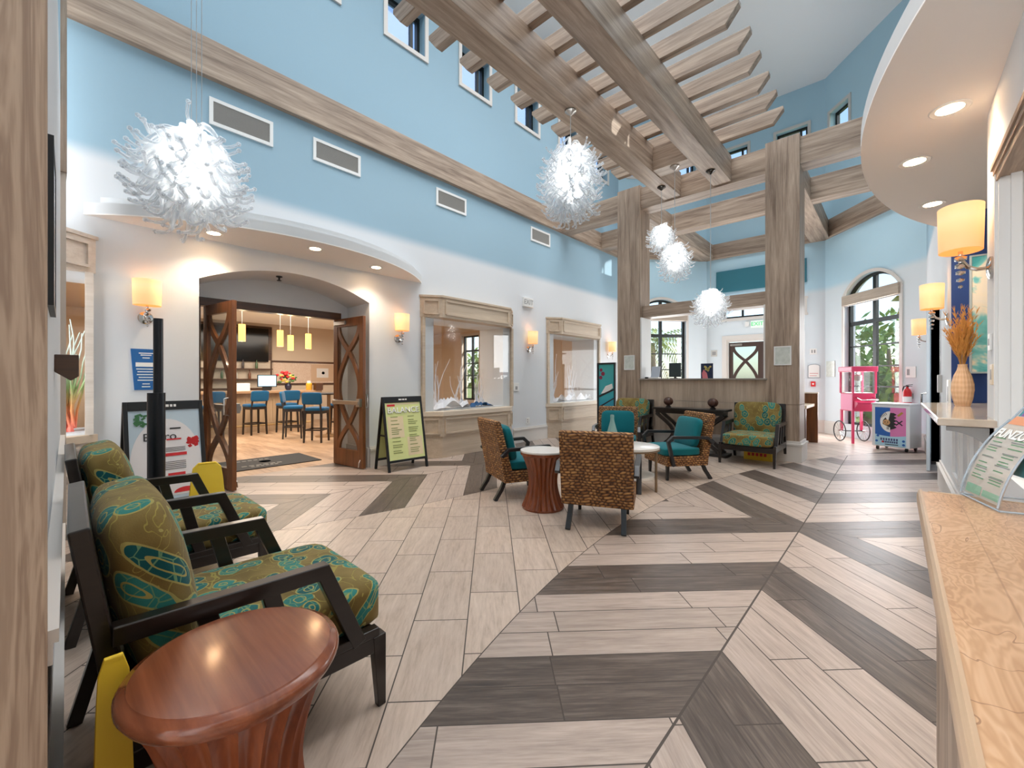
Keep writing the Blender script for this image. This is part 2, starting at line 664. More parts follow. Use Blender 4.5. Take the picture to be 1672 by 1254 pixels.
struct('wall_back', mb, M_WALLBACK, 'pale blue back wall around the dark double entrance door', 'wall')

# ---- right wall
MR, LR = Mloc((0.42, -4.0), (0.42, 11.2), -1)
yr = 4.0
mb = MB()
cells(mb, MR, 0, 3.57+yr, 0, 3.2, 0.5, [(-1.2+yr, 3.57+yr-0.001, 0.86, 2.5)])
cells(mb, MR, 3.57+yr, 3.96+yr, 0, 3.2, 0.5)
cells(mb, MR, 3.96+yr, 6.1+yr, 0, 1.06, 0.2)
cells(mb, MR, 6.1+yr, LR, 0, 3.2, 0.3, [(7.8+yr, 9.85+yr, 0, 2.5)])
cells(mb, MR, 0, LR, 3.2, CEIL, 0.3, [(7.29+yr, 8.01+yr, 7.17, 7.67)])
struct('wall_right', mb, M_WALL, 'white right hand wall with counter window and recess', 'wall')
mb = MB()
mb.bx(0.722, 2.2, 6.1, 6.3, 0, 3.2).bx(0.405, 0.722, 6.085, 6.1, 1.06, 3.0).bx(0.722, 2.2, 6.085, 6.1, 0, 3.0)
struct('wall_accent', mb, plain('navy accent paint', (8, 52, 116), 0.6), 'navy blue accent wall behind the dried grass vase', 'wall')
mb = MB()
mb.bx(2.2, 2.4, -4.2, 6.3, 0, 3.2).bx(0.92, 2.2, 3.57, 3.96, 0, 3.2).bx(0.42, 2.4, -4.2, -4.0, 0, 3.2)
struct('wall_office', mb, M_WHITE, 'plain office wall seen past the counter window', 'wall')
mb = MB()
mb.bx(0.42, 2.4, -4.2, 6.3, 3.2, 3.35)
struct('ceiling_office', mb, M_CEIL, 'flat ceiling over the office behind the counter', 'ceiling')

# ---- near wall on the left and rear wall
MN, LN = Mloc((-1.14, -0.014), (-5.6, 0.08), 1)
mb = MB()
mb.bx(0, LN, 0, 0.25, 0, CEIL, MN)
struct('wall_near', mb, M_WALL, 'white wall edge beside the wood column at left', 'wall')
mb = MB()
mb.bx(-6.2, 0.9, -4.3, -4.0, 0, CEIL)
struct('wall_rear', mb, M_WALL, 'plain lobby wall facing the seating', 'wall')
mb = MB()
mb.bx(-6.5, 1.2, -4.4, 13.8, CEIL, CEIL+0.2)
struct('ceiling', mb, M_CEIL, 'white ceiling high above the wood grid', 'ceiling')

# ---- bar room shell
mb = MB()
mb.bx(-14.9, -14.6, -2.4, 10.5, 0, 3.1)
struct('wall_bar_back', mb, M_TAN, 'tan back wall of the bar with dark rails', 'wall')
mb = MB()
MBB, LBB = Mloc((-14.6, 10.3), (-6.7, 10.3), 1)
BW = [(2.75, 3.65)]
cells(mb, MBB, 0, LBB, 0, 3.1, 0.25, [(BW[0][0], BW[0][1], 0.62, 2.95)])
mb.bx(-14.6, -6.7, -2.6, -2.4, 0, 3.1)
struct('wall_bar_side', mb, M_TAN, 'tan side wall of the bar with the tall black window', 'wall')
mb = MB()
mb.bx(-14.9, -6.7, -2.6, 10.5, 3.1, 3.2)
struct('ceiling_bar', mb, M_TAN, 'tan ceiling of the bar', 'ceiling')
mb = MB()
mb.bx(-14.6, -14.57, 2.3, 10.3, 1.9, 1.96).bx(-14.6, -14.57, 2.3, 10.3, 1.18, 1.24)
struct('trim_1', mb, M_DARKWOODY, 'dark wood rails across the bar back wall', 'trim')
mb = MB()
ap = [(-12.6, 1.2)] + [(-11.2+2.4*math.sin(t*PI/20)-0.6, 2.6+2.2-2.6*math.cos(t*PI/20)+0.4) for t in range(0, 21)] + [(-12.6, 8.2)]
mb.prism(ap, lambda u, v, a: Vector((u, v, a)), 2.86, 3.1)
struct('ceiling_bar_drop', mb, M_WHITE, 'white curved dropped ceiling ring above the bar', 'ceiling')

# ---- baseboards
def baseboard(name, M, runs, label, h=0.32, t=0.03):
    mb = MB()
    for a, b in runs:
        mb.bx(a, b, -t, 0, 0, h-0.06, M)
        mb.bx(a, b, -t-0.012, 0, h-0.06, h-0.03, M)
        mb.bx(a, b, -t*0.5, 0, h-0.03, h, M)
    return struct(name, mb, M_TRIM, label, 'baseboard')
baseboard('baseboard_left', ML, [(0.45+yo, A0+yo), (A1+yo, 4.28+yo), (6.62+yo, 7.78+yo), (10.15+yo, 11.2+yo)], 'tall beige baseboard along the left wall')
baseboard('baseboard_right', MR, [(2.3+yr, 7.72+yr), (9.93+yr, LR)], 'tall white baseboard along the right wall')
baseboard('baseboard_back_right', MBR, [(0, W0-0.1), (W1+0.1, LBR)], 'baseboard below the arched window wall')
baseboard('baseboard_back_left', MBL, [(0, LBL-W1-0.1), (LBL-W0+0.1, LBL)], 'baseboard on the angled wall behind reception')
baseboard('baseboard_back', MBK, [(0, 0.45), (2.42, LBK)], 'baseboard beside the entrance door')
mb = MB()
mb.bx(0.0, 0.25, -0.02, 0, 0.02, 0.78, ML)
mb.bx(0.02, LN, -0.03, 0, 0, 0.14, MN).bx(0.02, LN, -0.02, 0, 0.82, 0.86, MN).bx(0.02, LN, -0.028, 0, 0.86, 0.885, MN)
struct('trim_2', mb, M_TRIM, 'cream chair rail and base along the left foreground wall', 'trim')

# ---- arch jamb bases + door head
mb = MB()
for y0, y1 in ((A0, A0+0.03), (A1-0.03, A1)):
    mb.bx(-6.69, -6.0, y0, y1, 0, 0.3)
struct('baseboard_arch', mb, M_TRIM, 'white baseboard inside the arch opening', 'baseboard')

# ---- right wall wainscot panels under the shelf
mb = MB()
for y0, y1 in ((4.1, 4.62), (4.72, 5.3), (5.4, 5.95)):
    for a, b, c, d in ((y0, y1, 0.42, 0.45), (y0, y1, 0.95, 0.98), (y0, y0+0.03, 0.45, 0.95), (y1-0.03, y1, 0.45, 0.95)):
        mb.bx(0.4, 0.42, a, b, c, d)
struct('trim_3', mb, M_WHITE, 'white moulded wainscot panels below the shelf counter', 'trim')
# counter window casing
mb = MB()
for w, d in ((0.05, 0.008), (0.03, 0.014)):
    mb.bx(0.42-d, 0.42, 3.57+d*0.1, 3.57+w, 0.95, 2.5)
mb.bx(0.418, 0.92, 3.545, 3.569, 0.95, 2.5)
for k, (w, d) in enumerate(((0.05, 0.03), (0.02, 0.045))):
    mb.bx(0.46+0.14*k, 0.5+0.14*k, 3.515, 3.545, 0.95, 2.5)
struct('trim_4', mb, M_WHITE, 'white fluted casing at the counter window', 'trim')
mb = MB()
mb.bx(0.402, 0.42, -1.2, 3.60, 2.5, 2.53).bx(0.41, 0.42, -1.2, 3.585, 2.46, 2.5).bx(0.42, 0.92, -1.2, 3.57, 2.47, 2.5).bx(0.394, 0.42, -1.2, 3.61, 2.53, 2.56)
struct('trim_5', mb, M_DRIFT['y'], 'moulded wood head trim above the counter window', 'trim')

# ================================================================== columns, beams, pergola
ZB0, ZB1 = 4.89, 5.33
def beam(label, mat, *b, bevel=0.004, name='beam', cat='beam'):
    mb = MB()
    mb.bx(*b)
    return struct(name, mb, mat, label, cat, bevel=bevel)
def column(label, x0, x1, y0, y1):
    mb = MB()
    mb.bx(x0, x1, y0, y1, 0, 0.935).bx(x0, x1, y0, y1, 0.94, 5.38)
    o = struct('column', mb, M_DRIFT['z'], label, 'column')
    m = MB()
    for a, z0, z1 in ((0.035, 0, 0.27), (0.05, 0.27, 0.3), (0.02, 0.3, 0.34)):
        m.bx(x0-a, x1+a, y0-a, y1+a, z0, z1)
    m.build('base_moulding', M_TRIM, o)
    return o
column('wood column standing left of the reception opening', -4.44, -3.93, 8.25, 8.72)
column('wood column standing right of the reception opening', -1.66, -1.17, 8.25, 8.76)
beam('wood column filling the left edge of the picture, cracked grain', wood('driftwood close', (188, 165, 142), (146, 122, 103), 'z', 1.6, 0.5, rings=True), -1.65, -1.13, -0.5, 0.0, 0, CEIL, name='column', cat='column')
DX, DY = M_DRIFT['x'], M_DRIFT['y']
beam('front cross beam carried by the two wood columns', DX, -5.92, 0.42, 8.29, 8.66, ZB0, ZB1)
beam('second cross beam behind the columns', DX, -5.92, 0.42, 10.1, 10.42, ZB0, ZB1)
beam('beam running back from the left column to the back wall', DY, -4.4, -4.0, 8.66, 13.2, ZB0-0.006, ZB1-0.01)
beam('beam running back from the right column to the back wall', DY, -1.65, -1.25, 8.66, 13.2, ZB0-0.006, ZB1-0.01)
beam('long beam fixed along the left wall under the upper windows', DY, -6.0, -5.92, -2.2, 11.15, ZB0, ZB1)
beam('long beam fixed along the right wall above the soffit', DY, 0.34, 0.42, -4, 11.15, ZB0, ZB1)
def wall_beam(M, a, b, label):
    mb = MB()
    mb.bx(a, b, -0.09, 0, ZB0, ZB1)
    o = struct('beam', mb, DX, label, 'beam', bevel=0.004)
    o.matrix_world = M
    return o
wall_beam(MBR, 0, LBR, 'beam fixed to the angled wall above the arched window')
wall_beam(MBL, 0, LBL, 'beam fixed to the angled wall at back left')
wall_beam(MBK, 0, LBK, 'beam fixed to the back wall above the teal sign')
beam('left of the two long overhead pergola beams, three chandeliers nearby', DY, -3.42, -3.1, -2.5, 8.29, ZB0+0.03, ZB1+0.05)
beam('right of the two long overhead pergola beams', DY, -2.5, -2.2, -2.5, 8.29, ZB0+0.03, ZB1+0.05)
beam('short cross beam joining the two overhead pergola beams', DX, -3.1, -2.5, 7.0, 7.3, ZB0+0.05, ZB1+0.02)
for i in range(17):
    y = 7.72-0.5*i
    mb = MB()
    x0, x1, z0, z1 = -4.28, -1.3, ZB1+0.05, ZB1+0.27
    mb.prism([(x0+0.14, z0), (x1-0.14, z0), (x1, z1-0.05), (x1, z1), (x0, z1), (x0, z1-0.05)], lambda u, v, a: Vector((u, a, v)), y-0.05, y+0.05)
    nth = ['nearest the columns', 'second from the columns', 'third from the columns', 'fourth from the columns', 'fifth from the columns', 'sixth from the columns', 'seventh from the columns']
    lab = 'pergola slat on the overhead beams, ' + (nth[i] if i < 7 else 'one of those high over the seating at the near end')
    o = struct('pergola_slat', mb, DX, lab, 'slat', bevel=0.004)
    o['group'] = 'pergola slats across the overhead beams'

# half wall and reception opening
mb = MB()
mb.bx(-3.93, -1.66, 8.3, 8.6, 0, 0.935).bx(-3.93, -1.66, 8.3, 8.6, 0.94, 1.345)
struct('wall_reception', mb, wood('driftwood panels', (214, 195, 174), (164, 143, 123), 'z', 0.8, 0.5), 'wood panelled half wall between the two columns', 'wall')
mb = MB()
mb.bx(-3.96, -1.63, 8.24, 8.66, 1.345, 1.375)
struct('trim_6', mb, plain('ledge', (150, 140, 130), 0.4), 'thin grey ledge on the reception half wall', 'trim', bevel=0.004)
beam('lower beam across the top of the reception opening', DX, -3.93, -1.66, 8.35, 8.66, 2.64, 2.88)
mb = MB()
mb.bx(-3.93, -3.9, 8.27, 8.72, 1.375, 2.64).bx(-1.69, -1.66, 8.27, 8.74, 1.375, 2.64)
struct('trim_7', mb, M_WHITE, 'white side linings of the reception opening', 'trim')
mb = MB()
for a, z0, z1 in ((0.03, 0, 0.27), (0.045, 0.27, 0.3), (0.015, 0.3, 0.34)):
    mb.bx(-3.88, -1.71, 8.3-a, 8.3, z0, z1)
struct('baseboard_reception', mb, M_TRIM, 'white baseboard below the panelled half wall', 'baseboard')

# near-left pilaster with wood upper piece
mb = MB()
mb.bx(-5.6, -5.2, 0.0, 0.105, 0, 3.1)
struct('trim_8', mb, plain('greige paint', (196, 182, 168), 0.6), 'narrow beige pilaster at the end of the left foreground wall', 'trim')
mb = MB()
mb.bx(-5.62, -5.18, -0.05, 0.11, 3.1, 4.9)
struct('trim_9', mb, M_DRIFT['z'], 'wood cap above the narrow pilaster', 'trim')

# ================================================================== soffits with downlights
def soffit(name, x0, ya, yb, bulge, sgn, z, label):
    c = (yb-ya)/2
    def outline(b, s):
        R = (c*c+b*b)/(2*b)
        a = math.asin(min(1, c/R))
        return [(x0+sgn*(b-R+R*math.cos(-a+2*a*i/40)), (ya+yb)/2+s*R*math.sin(-a+2*a*i/40)) for i in range(41)]
    mb = MB()
    mb.prism(outline(bulge, 1), lambda u, v, a: Vector((u, v, a)), z+0.012, z+0.12)
    mb.prism(outline(bulge*0.9, 0.94), lambda u, v, a: Vector((u, v, a)), z+0.12, z+0.21)
    o = struct(name, mb, plain(name+' fascia', (214, 216, 217), 0.7), label, 'ceiling')
    m = MB()
    m.prism(outline(bulge, 1), lambda u, v, a: Vector((u, v, a)), z, z+0.012)
    m.build('underside', M_SOFFIT, o)
    return o
soffit('ceiling_soffit_left', -6.0, 0.24, 4.3, 0.87, 1, 3.0, 'curved white soffit over the bar arch')
soffit('ceiling_soffit_right', 0.42, 1.85, 6.65, 0.62, -1, 3.0, 'curved cream soffit over the counter at right')
mb = MB()
mb.bx(0.42, 2.2, 3.96, 6.1, 3.0, 3.2)
struct('ceiling_recess', mb, M_SOFFIT, 'cream ceiling of the recess before the navy wall', 'ceiling')

M_LED = emitter('downlight lens', (255, 240, 218), 9.0)
def downlight(x, y, z, label, group):
    t = thing('downlight', label, 'ceiling light', (x, y, z), group=group)
    MB().lathe([(0.062, -0.001), (0.09, -0.006), (0.096, -0.002), (0.096, 0.0)], 28).build('trim_ring', M_WHITE, t, smooth=True)
    MB().lathe([(0.0001, -0.002), (0.063, -0.002)], 28).build('lens', M_LED, t)
    lamp('SPOT', 'downlight_beam', (x, y, z-0.03), 38, (1, 0.82, 0.62), 0.05, (0, 0, 0), spot=math.radians(125), blend=0.8)
for x, y, w in ((-5.69, 1.26, 'over the left end of the arch'), (-5.42, 2.27, 'over the middle of the arch'), (-5.66, 3.25, 'over the right end of the arch')):
    downlight(x, y, 3.0, 'recessed downlight in the left soffit, ' + w, 'downlights in the left soffit')
for x, y, w in ((0.24, 3.7, 'nearest the counter window'), (0.1, 4.42, 'the middle one'), (0.25, 5.6, 'nearest the navy wall')):
    downlight(x, y, 3.0, 'recessed downlight in the right soffit, ' + w, 'downlights in the right soffit')

# ================================================================== windows
def window(name, M, u0, u1, z0, z1, verts, horiz, label, depth=0.12, arch=0.0, fw=0.055, bw=0.03, casing=0.07, glassmat=None, thick=()):
    root = thing(name, label, 'window', kind='structure')
    root.matrix_world = M
    f = MB()
    if arch:
        a = arc_pts(u0, u1, z1, arch)
        pts = [(u0+fw/2, depth, z0)] + [(u, depth, z-fw/2) for u, z in a[1:-1]] + [(u1-fw/2, depth, z0)]
        f.sweep(pts, fw, 0.07, up=(0, 1, 0))
        f.bx(u0, u1, depth-0.035, depth+0.035, z0, z0+fw)
    else:
        for b in ((u0, u0+fw, z0, z1), (u1-fw, u1, z0, z1), (u0+fw, u1-fw, z0, z0+fw), (u0+fw, u1-fw, z1-fw, z1)):
            f.bx(b[0], b[1], depth-0.035, depth+0.035, b[2], b[3])
    f.build('window_frame', M_BLACKFR, root)
    if verts or horiz or thick:
        k = MB()
        top = z1 if not arch else z1+arch-0.03
        for u, w in verts:
            k.bx(u-w/2, u+w/2, depth-0.03, depth+0.03, z0+0.02, top)
        for z in horiz:
            k.bx(u0+0.02, u1-0.02, depth-0.02, depth+0.02, z-bw/2, z+bw/2)
        for z, w in thick:
            k.bx(u0+0.02, u1-0.02, depth-0.032, depth+0.032, z-w/2, z+w/2)
        k.build('glazing_bars', M_BLACKFR, root)
    gl = MB()
    outline = ([(u0, z0)] + arc_pts(u0, u1, z1, arch) + [(u1, z0)]) if arch else [(u0, z0), (u0, z1), (u1, z1), (u1, z0)]
    gl.prism(outline, lambda u, v, w: Vector((u, w, v)), depth-0.004, depth+0.004)
    gl.build('window_glass', glassmat or M_GLASS, root)
    if casing:
        c = MB()
        if arch:
            a = arc_pts(u0-casing/2, u1+casing/2, z1, arch+casing/2)
            c.sweep([(u0-casing/2, -0.012, z0)] + [(u, -0.012, z) for u, z in a] + [(u1+casing/2, -0.012, z0)], casing, 0.024, up=(0, 1, 0))
        else:
            c.sweep([(u0-casing/2, -0.012, z0-casing/2), (u0-casing/2, -0.012, z1+casing/2), (u1+casing/2, -0.012, z1+casing/2), (u1+casing/2, -0.012, z0-casing/2)], casing, 0.024, up=(0, 1, 0), closed=True)
        c.build('casing', M_TRIM, root)
    return root
hz = [0.75, 1.2, 1.65, 2.12, 2.58]
window('window_1', MBR, W0, W1, 0.3, 3.3, [((W0+W1)/2, 0.09)], hz[:4], 'tall arched black framed window behind the popcorn cart', arch=0.42, thick=[(2.66, 0.09)])
window('window_2', MBL, LBL-W1, LBL-W0, 0.3, 3.3, [(LBL-(W0+W1)/2, 0.09)], hz[:4], 'arched black window seen through the reception opening', arch=0.42, thick=[(2.66, 0.09)])
window('window_3', MBB, BW[0][0], BW[0][1], 0.62, 2.95, [((BW[0][0]+BW[0][1])/2, 0.09)], [1.05, 1.5, 1.95], 'tall black window of the bar seen through the first display case', thick=[(2.4, 0.07)])
k = 4
for i, y in enumerate(PITCH):
    window('window_%d' % k, ML, y+yo-0.36, y+yo+0.36, ZU0, ZU1, [(y+yo+0.2, 0.05)], [], 'small square upper window high on the left wall, number %d counted from the near end' % (i+1), depth=0.18)
    k += 1
window('window_%d' % k, MR, 7.29+yr, 8.01+yr, 7.17, 7.67, [(7.85+yr, 0.05)], [], 'small upper window high on the right wall', depth=0.18)
k += 1
for M, ups, w in ((MBR, [(0.18, 0.8)], 'right angled wall'), (MBL, [(0.3, 0.85), (1.85, 2.4)], 'left angled wall'), (MBK, [(0.4, 1.1), (1.8, 2.5)], 'back wall')):
    for j, (a, b) in enumerate(ups):
        window('window_%d' % k, M, a, b, ZV0, ZV1, [(b-0.16, 0.05)], [], 'small square upper window high on the %s%s' % (w, ['', ', the right one'][j] if len(ups) > 1 else ''), depth=0.16)
        k += 1
window('window_%d' % k, MBK, 0.45, 2.42, 3.12, 3.46, [(0.95, 0.05), (1.95, 0.05)], [], 'wide low transom window above the entrance door', depth=0.12)

def roller_shade(M, u0, u1, z0, z1, label):
    t = thing('window_shade', label, 'window shade')
    t.matrix_world = M
    MB().bx(u0, u1, -0.06, 0.06, z0, z1).build('valance', wood('shade weave', (196, 182, 166), (160, 145, 130), 'x', 2.0, 0.7), t, bevel=0.006)
    MB().tube([(u0+0.02, 0.0, z0-0.012), (u1-0.02, 0.0, z0-0.012)], 0.012, 8).build('bottom_rail', M_GREY, t)
roller_shade(MBR, W0-0.02, W1+0.02, 3.1, 3.33, 'rolled beige window shade on the arched window by the popcorn cart')
roller_shade(MBL, LBL-W1-0.02, LBL-W0+0.02, 3.1, 3.33, 'rolled beige window shade above the reception window')
# ================================================================== FURNITURE
def floral_material(name, upright):
    g = G(name)
    co = g.co()
    x, y, z = g.xyz(co)
    warp = g.noise(co, 7.0, 2, 0.5)
    wv = g.n('ShaderNodeVectorMath', {0: co, 1: g.vec(g.mul(warp, 0.05), g.mul(warp, -0.04), g.mul(warp, 0.05))}, operation='ADD').outputs[0]
    wx, wy, wz = g.xyz(wv)
    flat = g.vec(g.add(wx, g.mul(wy, 0.35)), g.add(wz, g.mul(wy, 0.8)), 0.0) if upright else g.vec(g.add(wx, g.mul(wz, 0.5)), g.sub(wy, wz), 3.0)
    vo = g.n('ShaderNodeTexVoronoi', {'Vector': flat, 'Scale': 8.8, 'Randomness': 0.8}, voronoi_dimensions='2D')
    d, cid = vo.outputs['Distance'], vo.outputs['Color']
    rx, ry, rz = g.xyz(cid)
    on = g.gt(rx, 0.06)
    rad = g.add(0.3, g.mul(ry, 0.2))
    disc = g.mul(on, g.lt(d, rad))
    ring = g.mul(on, g.lt(g.m1('ABSOLUTE', g.sub(d, rad)), 0.026))
    ring2 = g.mul(on, g.lt(g.m1('ABSOLUTE', g.sub(d, g.mul(rad, 0.38))), 0.022))
    # petal veins inside the discs
    ve = g.n('ShaderNodeTexVoronoi', {'Vector': wv, 'Scale': 21.0}, feature='DISTANCE_TO_EDGE').outputs['Distance']
    vein = g.mul(disc, g.lt(ve, 0.035))
    # curling stems
    st = g.noise(co, 4.2, 1.5, 0.5, 1.6)
    stem = g.m1('MINIMUM', g.m1('ABSOLUTE', g.sub(st, 0.46)), g.m1('ABSOLUTE', g.sub(st, 0.57)))
    stem = g.lt(stem, 0.0055)
    weave = g.noise(co, 220.0, 2)
    base = g.mix(g.sstep(g.noise(co, 5, 2), 0.35, 0.65), lin(116, 96, 48), lin(142, 122, 70))
    teal = g.mix(rz, lin(16, 84, 88), lin(58, 140, 130))
    line = lin(172, 160, 92)
    col = g.mix(disc, base, teal)
    col = g.mix(g.mul(stem, g.sub(1.0, disc)), col, lin(160, 146, 74))
    col = g.mix(vein, col, lin(108, 150, 112))
    col = g.mix(g.m1('MAXIMUM', ring, ring2), col, line)
    col = g.mix(g.mul(weave, 0.35), col, g.mix(0.5, col, (0.01, 0.01, 0.01)))
    return g.pbr(col, 0.85, normal=g.bump(weave, 0.25, 0.002), spec=0.2, sheen=0.1)
M_FLORAL = floral_material('floral upholstery seat', False)
M_FLORALB = floral_material('floral upholstery back', True)

def wicker_material():
    g = G('woven seagrass')
    x, y, z = g.xyz(g.co())
    u0 = g.mul(g.add(x, y), 1/0.05)
    jit = g.noise(g.co(), 9.0, 2)
    v = g.add(g.mul(z, 1/0.027), g.mul(jit, 1.3))
    row = g.m1('FLOOR', v)
    fv = g.m1('FRACT', v)
    u = g.add(g.add(u0, g.mul(row, 0.47)), g.mul(jit, 2.6))
    fu = g.m1('FRACT', u)
    cu = g.sub(g.mul(fu, 2.0), 1.0)
    cv = g.sub(g.mul(fv, 2.0), 1.0)
    h = g.mul(g.sub(1.0, g.mul(cu, cu)), g.sub(1.0, g.mul(cv, cv)))
    h = g.m1('POWER', g.m1('MAXIMUM', h, 0.0), 0.6)
    rnd = g.white(g.vec(g.m1('FLOOR', u), row, 2.0))
    col = g.ramp(g.add(g.mul(h, 0.75), g.mul(rnd, 0.3)), [(0.1, lin(36, 20, 10)), (0.42, lin(104, 64, 30)), (0.72, lin(150, 100, 52)), (1.0, lin(196, 148, 88))])
    return g.pbr(col, 0.55, normal=g.bump(h, 0.9, 0.012))
M_WICKER = wicker_material()
def fabric(name, rgb):
    g = G(name)
    n = g.noise(g.co(), 160, 2)
    c = lin(*rgb)
    return g.pbr(g.mix(n, tuple(v*0.82 for v in c), tuple(v*1.15 for v in c)), 0.85, normal=g.bump(n, 0.2, 0.002), spec=0.2, sheen=0.15)
M_TEAL = fabric('teal fabric', (12, 108, 116))
M_CANEBLACK = plain('black stained wood', (30, 30, 33), 0.35, coat=0.2)

# ---- green patterned lounge chair: front is local +y
def make_lounge(label, loc, rz, group):
    t = thing('lounge_chair', label, 'chair', loc, rz, group)
    W = 0.385
    for s in (-1, 1):
        MB().bar((s*W, 0.43, 0.30), (s*W, 0.445, 0.0), 0.05, 0.055, 0.032, 0.034, up=(0, 1, 0)).build('leg', M_BLACKWOOD, t, bevel=0.003)
        MB().sweep([(s*W, -0.44, 0.0), (s*W, -0.36, 0.30), (s*W, -0.335, 0.42)], 0.045, 0.04, up=(1, 0, 0)).build('leg', M_BLACKWOOD, t, bevel=0.003)
        a = MB()
        a.sweep([(s*W, -0.37, 0.64), (s*W, 0.205, 0.63), (s*W, 0.345, 0.30)], 0.055, 0.05, up=(1, 0, 0))
        a.bar((s*W, 0.02, 0.64), (s*W, 0.10, 0.32), 0.04, 0.055, up=(0, 1, 0))
        a.bar((s*W, -0.16, 0.64), (s*W, -0.08, 0.32), 0.04, 0.055, up=(0, 1, 0))
        a.bar((s*W, -0.36, 0.315), (s*W, 0.43, 0.315), 0.045, 0.035)
        a.build('armrest', M_BLACKWOOD, t, bevel=0.004)
    f = MB()
    f.bx(-W+0.02, W-0.02, 0.405, 0.44, 0.22, 0.305)
    f.bx(-W+0.02, W-0.02, -0.36, -0.33, 0.22, 0.305)
    for s in (-1, 1):
        f.bx(s*W-0.02, s*W+0.02, -0.34, 0.42, 0.235, 0.298)
    f.bx(-W+0.03, W-0.03, -0.33, 0.41, 0.285, 0.303)
    f.build('seat_frame', M_BLACKWOOD, t, bevel=0.004)
    b = MB()
    M = Matrix.Translation((0, -0.335, 0.30)) @ Matrix.Rotation(math.radians(8.5), 4, 'X')
    b.bx(-W-0.005, W+0.005, -0.026, 0.02, 0, 0.655, M)
    b.build('back_panel', M_BLACKWOOD, t, bevel=0.006)
    MB().cushion((0, 0.09, 0.398), (0.705, 0.80, 0.195), n=14, k=11, puff=0.14).build('seat_cushion', M_FLORAL, t, smooth='full')
    MB().cushion((0, -0.27, 0.70), (0.70, 0.235, 0.545), rot=(math.radians(11), 0, 0), n=14, k=6, puff=0.38, axis=1).build('back_cushion', M_FLORALB, t, smooth='full')
    return t
LG = 'green patterned lounge chairs'
lc = make_lounge('green floral lounge chair in the foreground beside the round wood table', (-1.99, 0.5, 0), math.radians(-1.5), LG)
dup(lc, (-3.46, 0.52, 0), math.radians(-1), 'green floral lounge chair by the slim black post, behind the foreground chair')
dup(lc, (-1.75, 7.83, 0), PI, 'green floral lounge chair right of the black console table')
dup(lc, (-4.0, 7.8, 0), PI+0.05, 'green floral lounge chair left of the black console table')

# ---- wicker armchair: front is local +y
def make_wicker(label, loc, rz, group):
    t = thing('wicker_armchair', label, 'chair', loc, rz, group)
    bm = MB()
    prof = [(-0.29, 0.20), (0.30, 0.20), (0.30, 0.33), (-0.20, 0.33), (-0.335, 0.875), (-0.36, 0.895), (-0.40, 0.885), (-0.405, 0.86), (-0.30, 0.30)]
    bm.prism(prof, lambda u, v, a: Vector((a, u, v)), -0.325, 0.325)
    bm.build('wicker_shell', M_WICKER, t, bevel=0.012)
    for s in (-1, 1):
        MB().sweep([(s*0.235, -0.26, 0.21), (s*0.24, -0.30, 0.12), (s*0.245, -0.38, 0.0)], 0.042, 0.045, up=(1, 0, 0)).build('leg', M_CANEBLACK, t, bevel=0.004)
        MB().bar((s*0.24, 0.25, 0.21), (s*0.24, 0.255, 0.0), 0.042, 0.042, 0.03, 0.03, up=(0, 1, 0)).build('leg', M_CANEBLACK, t, bevel=0.003)
        MB().sweep([(s*0.35, -0.34, 0.50), (s*0.35, -0.26, 0.575), (s*0.35, 0.235, 0.59), (s*0.35, 0.30, 0.53), (s*0.35, 0.225, 0.21)], 0.04, 0.05, up=(1, 0, 0)).build('armrest', M_CANEBLACK, t, bevel=0.006)
    MB().cushion((0, 0.055, 0.385), (0.61, 0.54, 0.13), n=12, k=8, puff=0.2).build('seat_cushion', M_TEAL, t, smooth='full')
    MB().cushion((0, -0.19, 0.625), (0.54, 0.14, 0.41), rot=(math.radians(14), 0, 0), n=12, k=6, puff=0.4, axis=1).build('back_cushion', M_TEAL, t, smooth='full')
    return t
WG = 'wicker armchairs around the low tables'
def facing(dx, dy):
    return math.atan2(dy, dx)-PI/2
wc = make_wicker('wicker armchair seen from behind, in front of the white table', (-2.12, 3.60, 0), facing(-0.40, 0.91), WG)
dup(wc, (-3.37, 3.80, 0), facing(0.42, 0.9), 'wicker armchair left of the fluted copper drum table, seen side on')
dup(wc, (-2.30, 5.93, 0), facing(-0.62, -0.78), 'wicker armchair right of the white table before the black console')
dup(wc, (-3.40, 6.30, 0), facing(0.42, -0.9), 'wicker armchair behind the white table facing the camera')

# ---- fluted drum tables
M_COPPER = wood('red brown fluted wood', (158, 84, 44), (98, 44, 22), 'z', 1.5, 0.3, coat=0.3)
M_MARBLE = speckled('white stone top', (226, 222, 216), 0.25, 0.05, 6)
M_TABLETOP = wood('cherry table top', (156, 88, 56), (100, 50, 30), 'x', 0.9, 0.22, coat=0.5)
def drum(label, loc, r, wood_top, H=0.6):
    t = thing('drum_table', label, 'side table', loc)
    prof = []
    for i in range(21):
        z = i/20
        k = (2*z-1.0)
        prof.append((r*(0.68+0.32*abs(k)**1.9), 0.02+z*(H-0.07)))
    MB().lathe(prof, 144, flutes=24, depth=r*0.075).build('fluted_base', M_COPPER, t, smooth=True)
    MB().lathe([(r*0.97, 0.0), (r*0.99, 0.02)], 48).build('foot_ring', M_COPPER, t)
    if wood_top:
        MB().lathe([(r*0.98, H-0.055), (r*1.04, H-0.05), (r*1.09, H-0.03), (r*1.09, H-0.018), (r*1.06, H-0.008), (r*1.0, H-0.004), (r*0.985, H)], 64).build('top', M_TABLETOP, t, smooth=True)
    else:
        MB().lathe([(r*1.0, H-0.05), (r*1.06, H-0.045), (r*1.06, H-0.02)], 64).build('rim', M_COPPER, t, smooth=True)
        MB().lathe([(r*1.05, H-0.02), (r*1.06, H-0.015), (r*1.06, H-0.005), (r*1.05, H)], 64).build('top', M_MARBLE, t, smooth=True)
    return t
